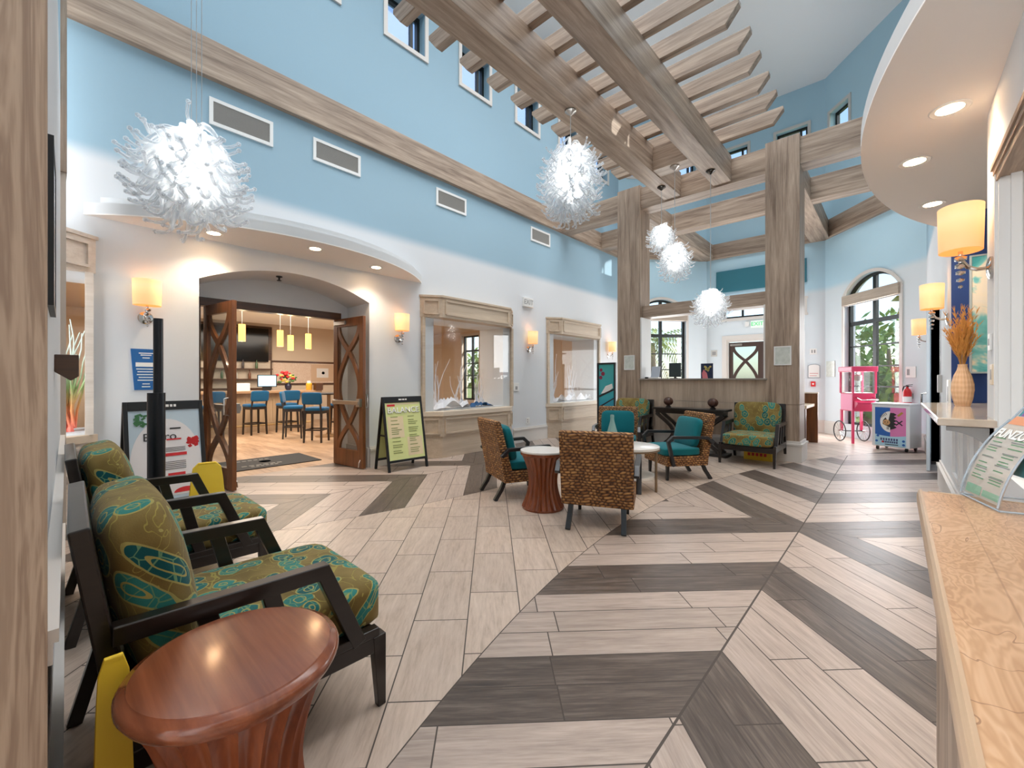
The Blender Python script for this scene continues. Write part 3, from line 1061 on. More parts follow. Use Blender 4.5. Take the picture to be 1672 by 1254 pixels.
drum('fluted copper brown drum table with a white top between wicker chairs', (-2.77, 3.53, 0), 0.225, False, 0.61)
drum('round cherry wood side table beside the foreground lounge chair', (-1.305, 0.345, 0), 0.228, True, 0.62)

# ---- white round table with bronze legs
t = thing('coffee_table', 'round white table with bronze legs and lower shelf among the wicker chairs', 'table', (-2.45, 4.86, 0))
M_BRONZE = plain('weathered bronze', (138, 116, 92), 0.45, 0.6)
MB().lathe([(0.345, 0.505), (0.355, 0.51), (0.355, 0.535), (0.345, 0.54)], 56).build('top', M_MARBLE, t, smooth=True)
MB().lathe([(0.352, 0.488), (0.358, 0.49), (0.358, 0.505), (0.352, 0.507)], 56).build('rim', M_BRONZE, t, smooth=True)
MB().lathe([(0.30, 0.155), (0.305, 0.16), (0.305, 0.185), (0.30, 0.19)], 48).build('lower_shelf', M_MARBLE, t, smooth=True)
for i in range(4):
    a = math.radians(10+90*i)
    MB().tube([(0.32*math.cos(a), 0.32*math.sin(a), 0), (0.32*math.cos(a), 0.32*math.sin(a), 0.49)], 0.016, 10).build('leg', M_BRONZE, t, smooth=True)
t = thing('glass_bottle', 'pale aqua conical glass bottle on the white table', 'bottle', (-2.64, 4.77, 0.54))
g = G('aqua glass')
M_AQUA = g.pbr(lin(176, 220, 214), 0.15, trans=0.35, alpha=0.85)
MB().lathe([(0.001, 0.0), (0.085, 0.002), (0.092, 0.02), (0.08, 0.10), (0.05, 0.2), (0.026, 0.29), (0.022, 0.33), (0.025, 0.355), (0.02, 0.37), (0.001, 0.372)], 28, flutes=14, depth=0.004).build('body', M_AQUA, t, smooth=True)

# ---- black console table with curved legs
t = thing('console_table', 'black console table with bowed crossing legs against the panelled wall', 'table', (-2.82, 8.0, 0))
c = MB()
c.bx(-0.66, 0.66, -0.19, 0.19, 0.79, 0.825).bx(-0.6, 0.6, -0.16, 0.16, 0.72, 0.79)
c.build('top', M_BLACKWOOD, t, bevel=0.006)
for s in (-1, 1):
    for yy in (-0.13, 0.13):
        pts = [(s*(0.56-0.34*math.sin(PI*i/12)**1.2*0.9+0.03*(1-i/12)), yy, 0.72-0.68*i/12) for i in range(13)]
        MB().sweep(pts, 0.06, 0.05, up=(0, 1, 0)).build('leg', M_BLACKWOOD, t, bevel=0.005)
MB().bx(-0.66, 0.66, -0.17, 0.17, 0.0, 0.05).build('base', M_BLACKWOOD, t, bevel=0.006)
M_BALL = wood('dark carved ball', (92, 56, 42), (38, 24, 20), 'z', 3.0, 0.35)
def deco(label, x):
    t = thing('decor_ball', label, 'ornament', (x, 7.97, 0.825), group='carved balls on the console table')
    MB().lathe([(0.05, 0.0), (0.055, 0.01), (0.035, 0.03), (0.03, 0.04)], 24).build('foot', M_BLACKWOOD, t, smooth=True)
    MB().lathe([(0.001, 0.035)]+[(0.092*math.sin(PI*i/14), 0.115-0.08*math.cos(PI*i/14)) for i in range(1, 14)]+[(0.001, 0.195)], 48, flutes=8, depth=0.012).build('ball', M_BALL, t, smooth=True)
deco('dark carved ball ornament on the left end of the console', -3.22)
deco('dark carved ball ornament on the right end of the console', -2.42)

# ---- yellow caution box under the far right lounge chair
t = thing('caution_box', 'yellow box with red lettering lying under the lounge chair right of the console', 'box', (-1.72, 8.05, 0))
MB().bx(-0.21, 0.21, -0.05, 0.05, 0, 0.16).build('box', plain('caution yellow', (224, 186, 44), 0.5), t, bevel=0.004)
m = MB()
for i in range(5):
    m.bx(-0.15+0.06*i, -0.11+0.06*i, -0.052, -0.05, 0.07, 0.12)
m.build('print', plain('print red', (190, 40, 36), 0.6), t)

# ---- slim black post
t = thing('post_stand', 'slim black two stage post standing by the lounge chair and menu board', 'post', (-4.38, 0.585, 0))
MB().lathe([(0.17, 0.0), (0.17, 0.012), (0.05, 0.02), (0.03, 0.04)], 32).build('base_plate', M_BLACK, t, smooth=True)
MB().tube([(0, 0, 0.02), (0, 0, 1.245)], 0.058, 20).build('lower_tube', plain('navy black metal', (22, 27, 34), 0.3, 0.3), t, smooth=True)
MB().tube([(0.0, 0.012, 1.24), (0.0, 0.012, 1.84)], 0.032, 16).build('upper_tube', plain('navy black metal upper', (26, 30, 36), 0.3, 0.3), t, smooth=True)

# ---- wet floor signs
M_YEL = plain('safety yellow', (252, 214, 56), 0.4)
M_INK = plain('ink', (40, 40, 44), 0.6)
def wet_sign(label, loc, rz, spread=0.12):
    t = thing('wet_floor_sign', label, 'floor sign', loc, rz, group='yellow wet floor signs')
    for s in (-1, 1):
        m = MB()
        M = Matrix.Translation((0, 0, 0.62)) @ Matrix.Rotation(s*spread*1.6, 4, 'X')
        m.prism([(-0.15, -0.62), (-0.11, -0.62), (-0.10, -0.57), (0.10, -0.57), (0.11, -0.62), (0.15, -0.62), (0.112, -0.12), (0.10, -0.03), (0.06, 0.015), (-0.06, 0.015), (-0.10, -0.03), (-0.112, -0.12)], lambda u, v, a: M @ Vector((u, a, v)), -0.012, 0.012)
        p = m.build('panel', M_YEL, t, bevel=0.004)
        if s == 1:
            q = MB()
            for k, (a, b, z) in enumerate(((-0.045, 0.045, -0.05), (-0.05, 0.05, -0.2), (-0.06, 0.06, -0.24), (-0.07, 0.02, -0.38), (-0.02, 0.07, -0.42), (-0.07, 0.07, -0.5))):
                q.bx(a, b, 0.012, 0.014, z, z+0.022, M)
                q.bx(a, b, -0.014, -0.012, z, z+0.022, M)
            q.build('print', plain('sign print', (120, 110, 40), 0.6), t)
    return t
wet_sign('yellow wet floor sign standing before the open left door', (-4.42, 0.93, 0), math.radians(80), 0.13)
wet_sign('yellow wet floor sign leaning by the wood column, only its top in view', (-1.50, 0.115, 0.0), PI/2, 0.05).scale = (0.3, 0.5, 1.0)

# ---- A-frame boards
M_PAPERY = plain('menu lime paper', (214, 220, 150), 0.6)
M_LIME2 = plain('menu pink block', (226, 208, 170), 0.6)
M_WTXT = plain('white print', (240, 240, 236), 0.5)
M_GTXT = plain('olive print', (142, 150, 92), 0.6)
M_RED = plain('red print', (204, 40, 46), 0.5)
def aframe(label, loc, rz, W=0.68, H=1.09):
    """front is local -y"""
    t = thing('sidewalk_board', label, 'sign board', loc, rz)
    tilt = math.radians(10.5)
    L = H/math.cos(tilt)
    faces = {}
    for s, nm in ((-1, 'front_frame'), (1, 'rear_frame')):
        M = Matrix.Translation((0, 0, H)) @ Matrix.Rotation(s*tilt, 4, 'X')
        m = MB()
        m.bx(-W/2, -W/2+0.035, -0.015, 0.015, -L, 0, M).bx(W/2-0.035, W/2, -0.015, 0.015, -L, 0, M)
        m.bx(-W/2+0.035, W/2-0.035, -0.015, 0.015, -0.09, 0, M).bx(-W/2+0.035, W/2-0.035, -0.015, 0.015, -L+0.13, -L+0.165, M)
        m.build(nm, M_BLACK, t, bevel=0.003)
        faces[s] = M
    m = MB()
    m.bar((-W/2+0.02, -0.1, 0.52), (-W/2+0.02, 0.1, 0.52), 0.02, 0.02).bar((W/2-0.02, -0.1, 0.52), (W/2-0.02, 0.1, 0.52), 0.02, 0.02)
    m.build('brace', M_BLACK, t)
    return t, faces, L
t, fc, L = aframe('black sidewalk board with lime BALANCE menu right of the open doors', (-5.62, 3.66, 0), PI/2+math.radians(-2))
for s in (-1, 1):
    MB().bx(-0.305, 0.305, -0.006, 0.006, -L+0.165, -0.09, fc[s]).build('poster', M_PAPERY, t)
def on(M, par, mat, rects, name='print', d=-0.008):
    m = MB()
    for a, b, c, e in rects:
        m.bx(a, b, d-0.001, d, c, e, M)
    return m.build(name, mat, par)
rnd = random.Random(3)
on(fc[-1], t, M_LIME2, [(-0.28, -0.02, -0.62, -0.3), (0.02, 0.28, -0.9, -0.62), (-0.28, 0.28, -0.12, -0.1)], 'colour_block', -0.0065)
lines = []
for col in (-0.25, 0.04):
    z = -0.30
    while z > -0.86:
        lines.append((col+0.02, col+rnd.uniform(0.12, 0.2), z-0.012, z))
        z -= rnd.choice((0.03, 0.03, 0.055))
on(fc[-1], t, M_GTXT, lines, 'menu_lines')
on(fc[-1], t, M_RED, [(-0.27, -0.14, -0.145, -0.115)], 'red_tab')
def lettering_on(M, par, body, size, mat, x, z, d=-0.012, **kw):
    o = text(body, size, mat, par, (0, 0, 0), **kw)
    o.matrix_local = M @ Matrix.Translation((x, d, z)) @ Matrix.Rotation(PI/2, 4, 'X')
    return o
o = lettering_on(fc[-1], t, 'BALANCE', 0.125, M_WTXT, 0.0, -0.21, extrude=0.004)
lettering_on(fc[-1], t, 'BALANCE', 0.13, M_GTXT, 0.004, -0.214, d=-0.008, name='lettering_shadow')
on(fc[-1], t, M_WTXT, [(-0.07, -0.02, -0.055, -0.035), (-0.01, 0.03, -0.055, -0.035), (0.04, 0.07, -0.055, -0.035)], 'top_mark', -0.016)
t, fc, L = aframe('black sidewalk board with red and white bistro poster behind the black post', (-5.52, 0.80, 0), PI/2+math.radians(4), 0.64, 1.13)
for s in (-1, 1):
    MB().bx(-0.285, 0.285, -0.006, 0.006, -L+0.165, -0.09, fc[s]).build('poster', plain('poster pale blue', (190, 208, 220), 0.5), t)
m = MB()
m.prism([(0.20*math.cos(a)*1.42, -0.62+0.44*math.sin(a)) for a in [PI*i/20 for i in range(21)]]+[(-0.284, -0.95), (0.284, -0.95)], lambda u, v, a: fc[-1] @ Vector((u, a, v)), -0.0085, -0.0075)
m.build('plate_picture', plain('poster white', (228, 226, 228), 0.5), t)
m = MB()
for k in range(26):
    a, r = rnd.uniform(0, 2*PI), rnd.uniform(0, 0.05)
    m.box(fc[-1] @ Vector((0.21+r*math.cos(a), -0.0105, -0.42+1.3*r*math.sin(a))), (0.03, 0.002, 0.03), (0, rnd.uniform(0, 3), 0))
for k in range(5):
    m.prism([(-0.16+0.3*(k % 2)+0.1*math.cos(a), -0.93+0.05*math.sin(a)) for a in [PI*i/10 for i in range(11)]], lambda u, v, a: fc[-1] @ Vector((u, a, v)), -0.0105-0.0003*k, -0.009)
m.build('red_flower', M_RED, t)
m = MB()
for k in range(22):
    m.box(fc[-1] @ Vector((rnd.uniform(-0.27, -0.15), -0.0105-0.0002*k, rnd.uniform(-0.24, -0.13))), (0.035, 0.0015, 0.018), (0, rnd.uniform(0, 3), 0))
m.build('green_leaves', plain('leaf print', (70, 128, 84), 0.6), t)
lettering_on(fc[-1], t, 'Bistro', 0.11, M_INK, -0.05, -0.36, d=-0.011, extrude=0.0008)
on(fc[-1], t, M_RED, [(-0.02, 0.16, -0.56, -0.53), (0.0, 0.12, -0.4, -0.385), (0.0, 0.14, -0.76, -0.73)], 'red_lines', -0.011)
on(fc[-1], t, M_INK, [(0.03, 0.12, -0.29+0.001*i, -0.275) for i in range(1)]+[(-0.01, 0.15, -0.48-0.016*i, -0.475-0.016*i) for i in range(3)]+[(-0.02, 0.15, -0.62-0.018*i, -0.615-0.018*i) for i in range(5)], 'small_lines', -0.011)
on(fc[-1], t, M_WTXT, [(0.0, 0.03, -0.06, -0.035), (0.04, 0.06, -0.06, -0.035), (0.07, 0.09, -0.06, -0.035)], 'top_mark', -0.016)

# ---- doormat
t = thing('doormat', 'black logo doormat lying inside the bar entrance', 'mat', (-7.62, 2.3, 0))
MB().bx(-0.48, 0.48, -0.8, 0.8, 0, 0.012).build('mat', plain('rubber mat', (30, 31, 34), 0.8), t, bevel=0.004)
m = MB()
m.lathe([(0.05, 0.0125), (0.09, 0.0125)], 24, c=(-0.05, 0.1, 0))
m.build('blue_mark', plain('mat blue', (60, 96, 150), 0.7), t)
m = MB()
for i, (x, w) in enumerate(((-0.28, 0.5), (0.2, 0.6), (0.3, 0.4))):
    for j in range(6):
        m.bx(x-0.025, x+0.03, -w/2+w*j/6, -w/2+w*(j+0.7)/6, 0.012, 0.0135)
m.build('pale_marks', plain('mat grey', (120, 120, 116), 0.7), t)
# ================================================================== DOORS
M_OBSC = pane('etched glass', (0.9, 0.93, 0.94), 0.16, 0.25)
def door_leaf(name, label, loc, rz, W, H, mat, inner=1, glass=None):
    """hinge at the origin, leaf runs along local +x"""
    t = thing(name, label, 'door', loc, rz, kind='structure')
    S, T = 0.1, 0.05
    zb, zt = 0.27, H-0.13
    f = MB()
    f.bx(0, S, -T/2, T/2, 0.01, H).bx(W-S, W, -T/2, T/2, 0.01, H)
    f.bx(S, W-S, -T/2, T/2, 0.01, zb).bx(S, W-S, -T/2, T/2, zt, H)
    f.build('door_frame', mat, t, bevel=0.004)
    A = (W-2*S)/2-0.01
    cx = W/2
    def curve(sg):
        pts = []
        for i in range(41):
            v = i/40
            if v < 0.2:
                ph = v/0.2*PI/2
            elif v < 0.8:
                ph = PI/2+(v-0.2)/0.6*PI
            else:
                ph = 1.5*PI+(v-0.8)/0.2*PI/2
            pts.append((cx+sg*A*math.cos(ph), 0, zb+(zt-zb)*v))
        return pts
    for sg in (-1, 1):
        MB().sweep(curve(sg), 0.075, 0.04+0.004*sg, up=(0, 1, 0)).build('curved_lattice', mat, t)
    MB().bx(S-0.01, W-S+0.01, -0.004, 0.004, zb-0.01, zt+0.01).build('door_glass', glass or M_OBSC, t)
    b = MB()
    y = inner*0.075
    b.bar((0.06, y, 1.0), (W-0.03, y, 1.0), 0.035, 0.06)
    b.bx(0.03, 0.11, min(0, y), max(0, y), 0.96, 1.04).bx(W-0.11, W-0.02, min(0, y), max(0, y), 0.94, 1.06)
    b.build('push_bar', M_STEEL, t, bevel=0.004)
    h = MB()
    h.tube([(W-0.06, -inner*0.03, 0.92), (W-0.06, -inner*0.085, 0.93), (W-0.06, -inner*0.085, 1.12), (W-0.06, -inner*0.03, 1.13)], 0.011, 8)
    h.build('pull_handle', M_CHROME, t, smooth=True)
    c = MB()
    c.bx(0.04, 0.34, inner*0.03-0.02, inner*0.03+0.03, H-0.1, H-0.04)
    c.build('door_closer', M_STEEL, t, bevel=0.003)
    k = MB()
    k.tube([(W-0.06, inner*0.03, 0.14), (W-0.06, inner*0.05, 0.10), (W-0.06, inner*0.06, 0.03)], 0.008, 6)
    k.build('door_stop', M_CHROME, t)
    return t
door_leaf('door_1', 'open left leaf of the dark wood double door to the bar', (-6.69, 1.39, 0), math.radians(9), 0.80, 2.31, M_DARKWOOD, 1)
door_leaf('door_2', 'open right leaf of the dark wood double door to the bar', (-6.69, 3.12, 0), math.radians(6), 0.78, 2.31, M_DARKWOOD, -1)
mb = MB()
mb.bx(-6.82, -6.69, 1.27, 3.22, 2.32, 2.43).bx(-6.82, -6.69, 1.27, 1.34, 0, 2.32).bx(-6.82, -6.69, 3.15, 3.22, 0, 2.32)
struct('trim_10', mb, M_DARKWOODY, 'dark wood frame of the double door to the bar', 'door frame', bevel=0.004)
t = thing('sprinkler_head', 'small dark sprinkler head on the arch ceiling over the bar doors', 'sprinkler', (-6.3, 2.15, 2.765))
MB().lathe([(0.04, 0.01), (0.04, 0.0), (0.012, -0.01), (0.012, -0.04), (0.03, -0.045), (0.03, -0.05)], 16).build('body', M_INK, t, smooth=True)

# entrance double door at the back
M_BRNDOOR = plain('dark brown door', (70, 54, 48), 0.4)
M_FROST = pane('frosted door glass', (0.72, 0.78, 0.78), 0.1, 0.2)
door_leaf('door_3', 'left leaf of the dark entrance door at the back', (-3.60, 13.36, 0), 0, 0.84, 2.42, M_BRNDOOR, -1, M_FROST)
door_leaf('door_4', 'right leaf of the dark entrance door at the back', (-1.92, 13.36, 0), PI, 0.84, 2.42, M_BRNDOOR, 1, M_FROST)
mb = MB()
for d, w in ((0.025, 0.12),):
    mb.bx(-3.66-w, -3.66, 13.3-d, 13.3, 0, 2.5+w).bx(-1.89, -1.89+w, 13.3-d, 13.3, 0, 2.5+w).bx(-3.66, -1.89, 13.3-d, 13.3, 2.5, 2.5+w)
struct('trim_11', mb, M_TRIM, 'cream casing around the dark entrance door', 'door frame')
mb = MB()
mb.bx(-3.66, -3.61, 13.3, 13.42, 0, 2.5).bx(-1.91, -1.89, 13.3, 13.42, 0, 2.5).bx(-3.61, -1.91, 13.3, 13.42, 2.44, 2.5)
mb.bx(-3.85, -1.7, 13.27, 13.3, 3.04, 3.1).bx(-3.85, -1.7, 13.27, 13.3, 3.47, 3.52)
struct('trim_12', mb, M_TRIM, 'frame and sill between the entrance door and its transom', 'door frame')

# glass door on the right wall, slightly ajar
t = thing('door_5', 'black framed glass door standing ajar on the right wall', 'door', (0.40, 9.8, 0), math.radians(-93), kind='structure')
f = MB()
for b in ((0, 0.07, 0.01, 2.42), (1.0, 1.07, 0.01, 2.42), (0.07, 1.0, 0.01, 0.2), (0.07, 1.0, 2.32, 2.42)):
    f.bx(b[0], b[1], -0.02, 0.02, b[2], b[3])
f.build('door_frame', plain('pale aluminium', (196, 206, 212), 0.3, 0.4), t, bevel=0.003)
MB().bx(0.07, 1.0, -0.004, 0.004, 0.2, 2.32).build('door_glass', pane('blue door glass', (0.75, 0.88, 0.95), 0.2), t)
MB().tube([(1.03, -0.02, 0.95), (1.03, -0.07, 0.96), (1.03, -0.07, 1.14), (1.03, -0.02, 1.15)], 0.012, 8).build('pull_handle', M_CHROME, t, smooth=True)
mb = MB()
mb.bx(0.415, 0.60, 7.72, 7.80, 0, 2.58).bx(0.415, 0.60, 9.85, 9.93, 0, 2.58).bx(0.415, 0.60, 7.80, 9.85, 2.5, 2.58)
struct('trim_13', mb, M_BLACK, 'black frame of the doorway on the right wall', 'door frame')
mb = MB()
mb.bx(1.6, 1.7, 6.3, 11.5, 0, 3.2)
struct('wall_passage', mb, M_WHITE, 'passage wall seen through the right doorway', 'wall')

# ================================================================== DISPLAY CASES
M_CORALWHITE = speckled('coral white', (236, 236, 240), 0.5, 0.05, 20)  # plain white of the coral and cloth, not emissive
M_CASEW = {'y': M_CASEWOOD}
def case(label, y0, y1, extra, tint=None, panel=None):
    wd = panel or M_CASEWOOD
    t = thing('display_case', label, 'display case', (-5.998, (y0+y1)/2, 0), 0, group='bay display cases on the left wall')
    h = (y1-y0)/2
    P, C = 0.21, 0.30
    out = [(0, -h), (P, -h+C), (P, h-C), (0, h)]
    def sect(z0, z1, off=0.0, nm='panel', mat=None, bev=0.004):
        o = [(0, -h-off), (P+off, -h+C-off*0.4), (P+off, h-C+off*0.4), (0, h+off)]
        return MB().prism(o, lambda u, v, a: Vector((u, v, a)), z0, z1).build(nm, mat or wd, t, bevel=bev)
    sect(0.0, 0.36, 0.0, 'plinth')
    sect(0.36, 0.72, 0.01, 'lower_panel')
    sect(0.72, 0.80, 0.035, 'ledge', plain('ledge oak', (216, 200, 180), 0.4))
    sect(2.42, 2.76, 0.02, 'header')
    sect(2.76, 2.80, 0.04, 'cornice')
    # raised mouldings on panels
    m = MB()
    def frame(p, q, z0, z1, off):
        p, q = Vector((*p, 0)), Vector((*q, 0))
        d = (q-p).normalized()
        nrm = Vector((d.y, -d.x, 0))
        if nrm.x < 0:
            nrm = -nrm
        a, b = p+d*0.06+nrm*off, q-d*0.06+nrm*off
        Z = Vector((0, 0, 1))
        w = 0.028
        for s0, s1 in ((a+Z*z0, b+Z*z0), (a+Z*z1, b+Z*z1), (a+Z*z0, a+Z*z1), (b+Z*z0, b+Z*z1)):
            m.bar(s0, s1, w, w, up=nrm)
    for i in range(3):
        frame(out[i], out[i+1], 0.42, 0.67, 0.014)
    m.build('panel_moulding', wd, t)
    m = MB()
    for i in range(3):
        frame(out[i], out[i+1], 2.48, 2.71, 0.024)
    m.build('header_moulding', wd, t)
    MB().bx(0, 0.05, -h, -h+0.06, 0.80, 2.42).build('side_post', wd, t)
    MB().bx(0, 0.05, h-0.06, h, 0.80, 2.42).build('side_post', wd, t)
    for i, (p, q) in enumerate(((out[0], out[1]), (out[1], out[2]), (out[2], out[3]))):
        g_ = MB()
        p, q = Vector((*p, 0)), Vector((*q, 0))
        d = (q-p).normalized()*0.02
        g_.bar(p+d+Vector((0.006, 0, 1.61)), q-d+Vector((0.006, 0, 1.61)), 0.008, 1.62)
        g_.build('glass_pane', M_GLASS2, t)
    return t, h
M_TEALFAB = plain('blue cloth', (40, 92, 140), 0.7)
def coral(label, loc, sc, seed, mat=None, n=14, H=0.7):
    r = random.Random(seed)
    t = thing('coral_sculpture', label, 'ornament', loc)
    b = MB()
    for i in range(10):
        a = r.uniform(0, 2*PI)
        d = r.uniform(0, 0.22)*sc
        hh = r.uniform(0.12, 0.34)*sc
        b.lathe([(r.uniform(0.07, 0.13)*sc, 0), (0.05*sc, hh*0.5), (0.001, hh)], 6, c=(d*math.cos(a)*0.6, d*math.sin(a)*1.2, 0))
    b.build('rock_base', mat or M_CORALWHITE, t)
    s = MB()
    for i in range(n):
        a = r.uniform(0, 2*PI)
        p = Vector((0.04*math.cos(a), 0.1*math.sin(a), 0.08*sc))
        pts = [p.copy()]
        d = Vector((r.uniform(-0.25, 0.25), r.uniform(-0.1, 0.1), 1)).normalized()
        L = r.uniform(0.5, 1.0)*H
        for k in range(6):
            d = (d+Vector((r.uniform(-0.2, 0.2), r.uniform(-0.2, 0.2), 0.1))).normalized()
            p = p+d*L/6
            pts.append(p.copy())
        s.tube(pts, [0.012*(1-0.1*k) for k in range(7)], 5)
    s.build('coral_branches', mat or M_CORALWHITE, t)
    return t
case('oak bay display case on the left wall between the BALANCE board and a sconce', 4.28, 6.58, 1)
case('oak bay display case on the left wall nearest the columns', 7.78, 10.1, 2)
case('pale display case at far left with red and green coral', -1.95, 0.31, 3, panel=wood('pickled white', (222, 212, 202), (196, 184, 172), 'y', 1.2, 0.5))
for i, (y, sc, H, w) in enumerate(((4.86, 0.6, 1.1, 'left'), (5.45, 0.6, 0.9, 'middle'), (6.02, 0.6, 0.7, 'right'))):
    coral('white coral sculpture in the display case by the BALANCE board, %s one' % w, (-6.4, y, 0.821), sc, 10+i, None, 9, H)
for i, (y, sc, H, w) in enumerate(((8.45, 0.7, 1.3, 'left'), (9.35, 0.7, 0.9, 'right'))):
    coral('white coral sculpture in the display case nearest the columns, %s one' % w, (-6.4, y, 0.821), sc, 20+i, None, 10, H)
g = G('coral tinted')
zz = g.xyz(g.co())[2]
M_REDC = g.pbr(g.ramp(g.mul(zz, 1/0.9), [(0.0, lin(236, 110, 96)), (0.25, lin(226, 150, 90)), (0.5, lin(150, 176, 110)), (0.9, lin(214, 226, 214))]), 0.6)
coral('tall orange and green coral in the far left display case', (-6.25, 0.09, 0.821), 0.42, 31, M_REDC, 40, 1.15)
coral('pale orange coral deeper in the far left display case', (-6.35, -0.55, 0.821), 0.8, 32, M_REDC, 20, 1.0)
def drape(label, y0, y1, seed):
    t = thing('white_drape', label, 'cloth', (-6.11, (y0+y1)/2, 0.822))
    r = random.Random(seed)
    pk = [(r.random(), r.random(), r.uniform(0.04, 0.2), r.uniform(0.06, 0.14)) for _ in range(16)]
    def hgt(u, v):
        z = 0.02
        for a, b, hh, w in pk:
            q = max(0, 1-math.hypot((u-a)*(y1-y0)*0.55, (v-b)*0.5)/w)
            z = max(z, 0.02+hh*q)
        return z*min(1, 12*u+0.05, 12*(1-u)+0.05)
    MB().grid(lambda u, v: Vector((-0.14+0.28*v, (u-0.5)*(y1-y0), hgt(u, v))), 60, 14).build('cloth', M_CORALWHITE, t, smooth=True)
drape('crumpled white cloth along the bottom of the display case by the BALANCE board', 4.6, 5.4, 51)
drape('crumpled white cloth along the bottom of the display case nearest the columns', 8.1, 9.8, 52)
t = thing('folded_cloth', 'crumpled blue cloth lying in the display case beside white coral', 'cloth', (-6.12, 5.75, 0.821))
rr = random.Random(5)
hts = [[rr.uniform(0.01, 0.1) for _ in range(9)] for _ in range(15)]
MB().grid(lambda u, v: Vector((-0.12+0.24*v, -0.3+0.6*u, hts[min(14, int(u*14+.5))][min(8, int(v*8+.5))]*math.sin(PI*min(1, max(0, u)))+0.004)), 14, 8).build('cloth', M_TEALFAB, t, smooth=True)

# ================================================================== SCONCES
g = G('sconce shade lit')
zz = g.xyz(g.co())[2]
ecol = g.ramp(g.mul(g.sub(zz, -0.02), 1/0.27), [(0.0, lin(236, 146, 70)), (0.45, lin(246, 174, 96)), (0.8, lin(255, 214, 150)), (1.0, lin(252, 198, 128))])
M_SHADE = g.pbr(lin(240, 214, 170), 0.8, emit=ecol, estr=0.52)
M_CRYST = plain('crystal', (200, 200, 200), 0.08, 0.9)
def make_sconce(label, loc, rz):
    """back on the wall at local y=0, lamp towards local -y; origin at the shade bottom"""
    t = thing('wall_sconce', label, 'wall lamp', loc, rz, group='wall sconces')
    s = MB()
    n = 28
    for (a, b, z0, z1) in ((0.118, 0.125, 0.0, 0.27),):
        s.lathe([(a, z0), (b, z1)], n, c=(0, -0.13, 0), sy=0.82)
        s.lathe([(a-0.004, z0), (b-0.004, z1)], n, c=(0, -0.13, 0), sy=0.82)
    bmesh.ops.delete(s.b, geom=[f for f in s.b.faces if abs(f.normal.z) > 0.95], context='FACES')
    s.build('lamp_shade', M_SHADE, t, smooth=True, recalc=False)
    st = MB()
    st.tube([(0, -0.13, 0.06), (0, -0.13, -0.07)], 0.011, 10)
    for i in range(4):
        st.ball((0.006*(-1)**i, -0.13, -0.045-0.043*i), 0.026-0.003*i, 1, (1.25, 1.25, 0.8))
    st.ball((0, -0.13, -0.215), 0.012, 1)
    st.build('crystal_stem', M_CHROME, t, smooth=True)
    ar = MB()
    ar.tube([(0, 0, -0.12), (0, -0.06, -0.12), (0, -0.10, -0.10), (0, -0.13, -0.05)], 0.012, 8)
    ar.build('arm', M_CHROME, t, smooth=True)
    bp = MB()
    bp.lathe([(0.066, 0.0), (0.066, 0.012), (0.05, 0.02), (0.02, 0.026)], 24)
    bp.rot(Matrix.Translation((0, 0, -0.12)) @ Matrix.Rotation(PI/2, 4, 'X'))
    bp.build('back_plate', M_CHROME, t, smooth=True)
    return t
SC = [(-6.0, 0.71, PI/2, 'wall sconce left of the bar arch above the blue menu card', 1),
      (-6.0, 3.83, PI/2, 'wall sconce between the bar arch and the first display case', 1),
      (-6.0, 7.13, PI/2, 'wall sconce between the two oak display cases', 1),
      (-6.0, 10.62, PI/2, 'wall sconce on the left wall just beside the wood column', 1),
      (0.42, 3.77, -PI/2, 'large near wall sconce beside the counter window', 1),
      (0.42, 6.62, -PI/2, 'wall sconce just past the navy wall', 1),
      (0.42, 10.25, -PI/2, 'farthest wall sconce on the right wall beyond the glass door', 1)]
sc0 = None
for x, y, rz, lab, _ in SC:
    if sc0 is None:
        sc0 = make_sconce(lab, (x, y, 2.135), rz)
    else:
        dup(sc0, (x, y, 2.135), rz, lab)
    dx = 0.13 if x < 0 else -0.13
    lamp('POINT', 'sconce_bulb', (x+dx, y, 2.30), 26, (1, 0.74, 0.45), 0.03)

# ================================================================== CHANDELIERS
g = G('blown glass tendrils')
fz = g.n('ShaderNodeLayerWeight', {0: 0.35}).outputs['Facing']
tr = g.n('ShaderNodeBsdfTransparent', {'Color': (0.96, 0.98, 1.0, 1)}).outputs[0]
df = g.n('ShaderNodeBsdfTranslucent', {'Color': (0.97, 0.98, 0.99, 1)}).outputs[0]
dd = g.n('ShaderNodeBsdfDiffuse', {'Color': (0.97, 0.975, 0.98, 1)}).outputs[0]
gl = g.n('ShaderNodeBsdfGlossy', {'Roughness': 0.06}).outputs[0]
milk = g.n('ShaderNodeMixShader', {0: 0.4, 1: df, 2: dd}).outputs[0]
body = g.n('ShaderNodeMixShader', {0: 0.22, 1: milk, 2: gl}).outputs[0]
M_BLOWN = g.surf(g.n('ShaderNodeMixShader', {0: g.fmix(fz, 0.3, 0.9), 1: tr, 2: body}).outputs[0])
M_CORE = emitter('lamp core', (255, 252, 246), 6.0)
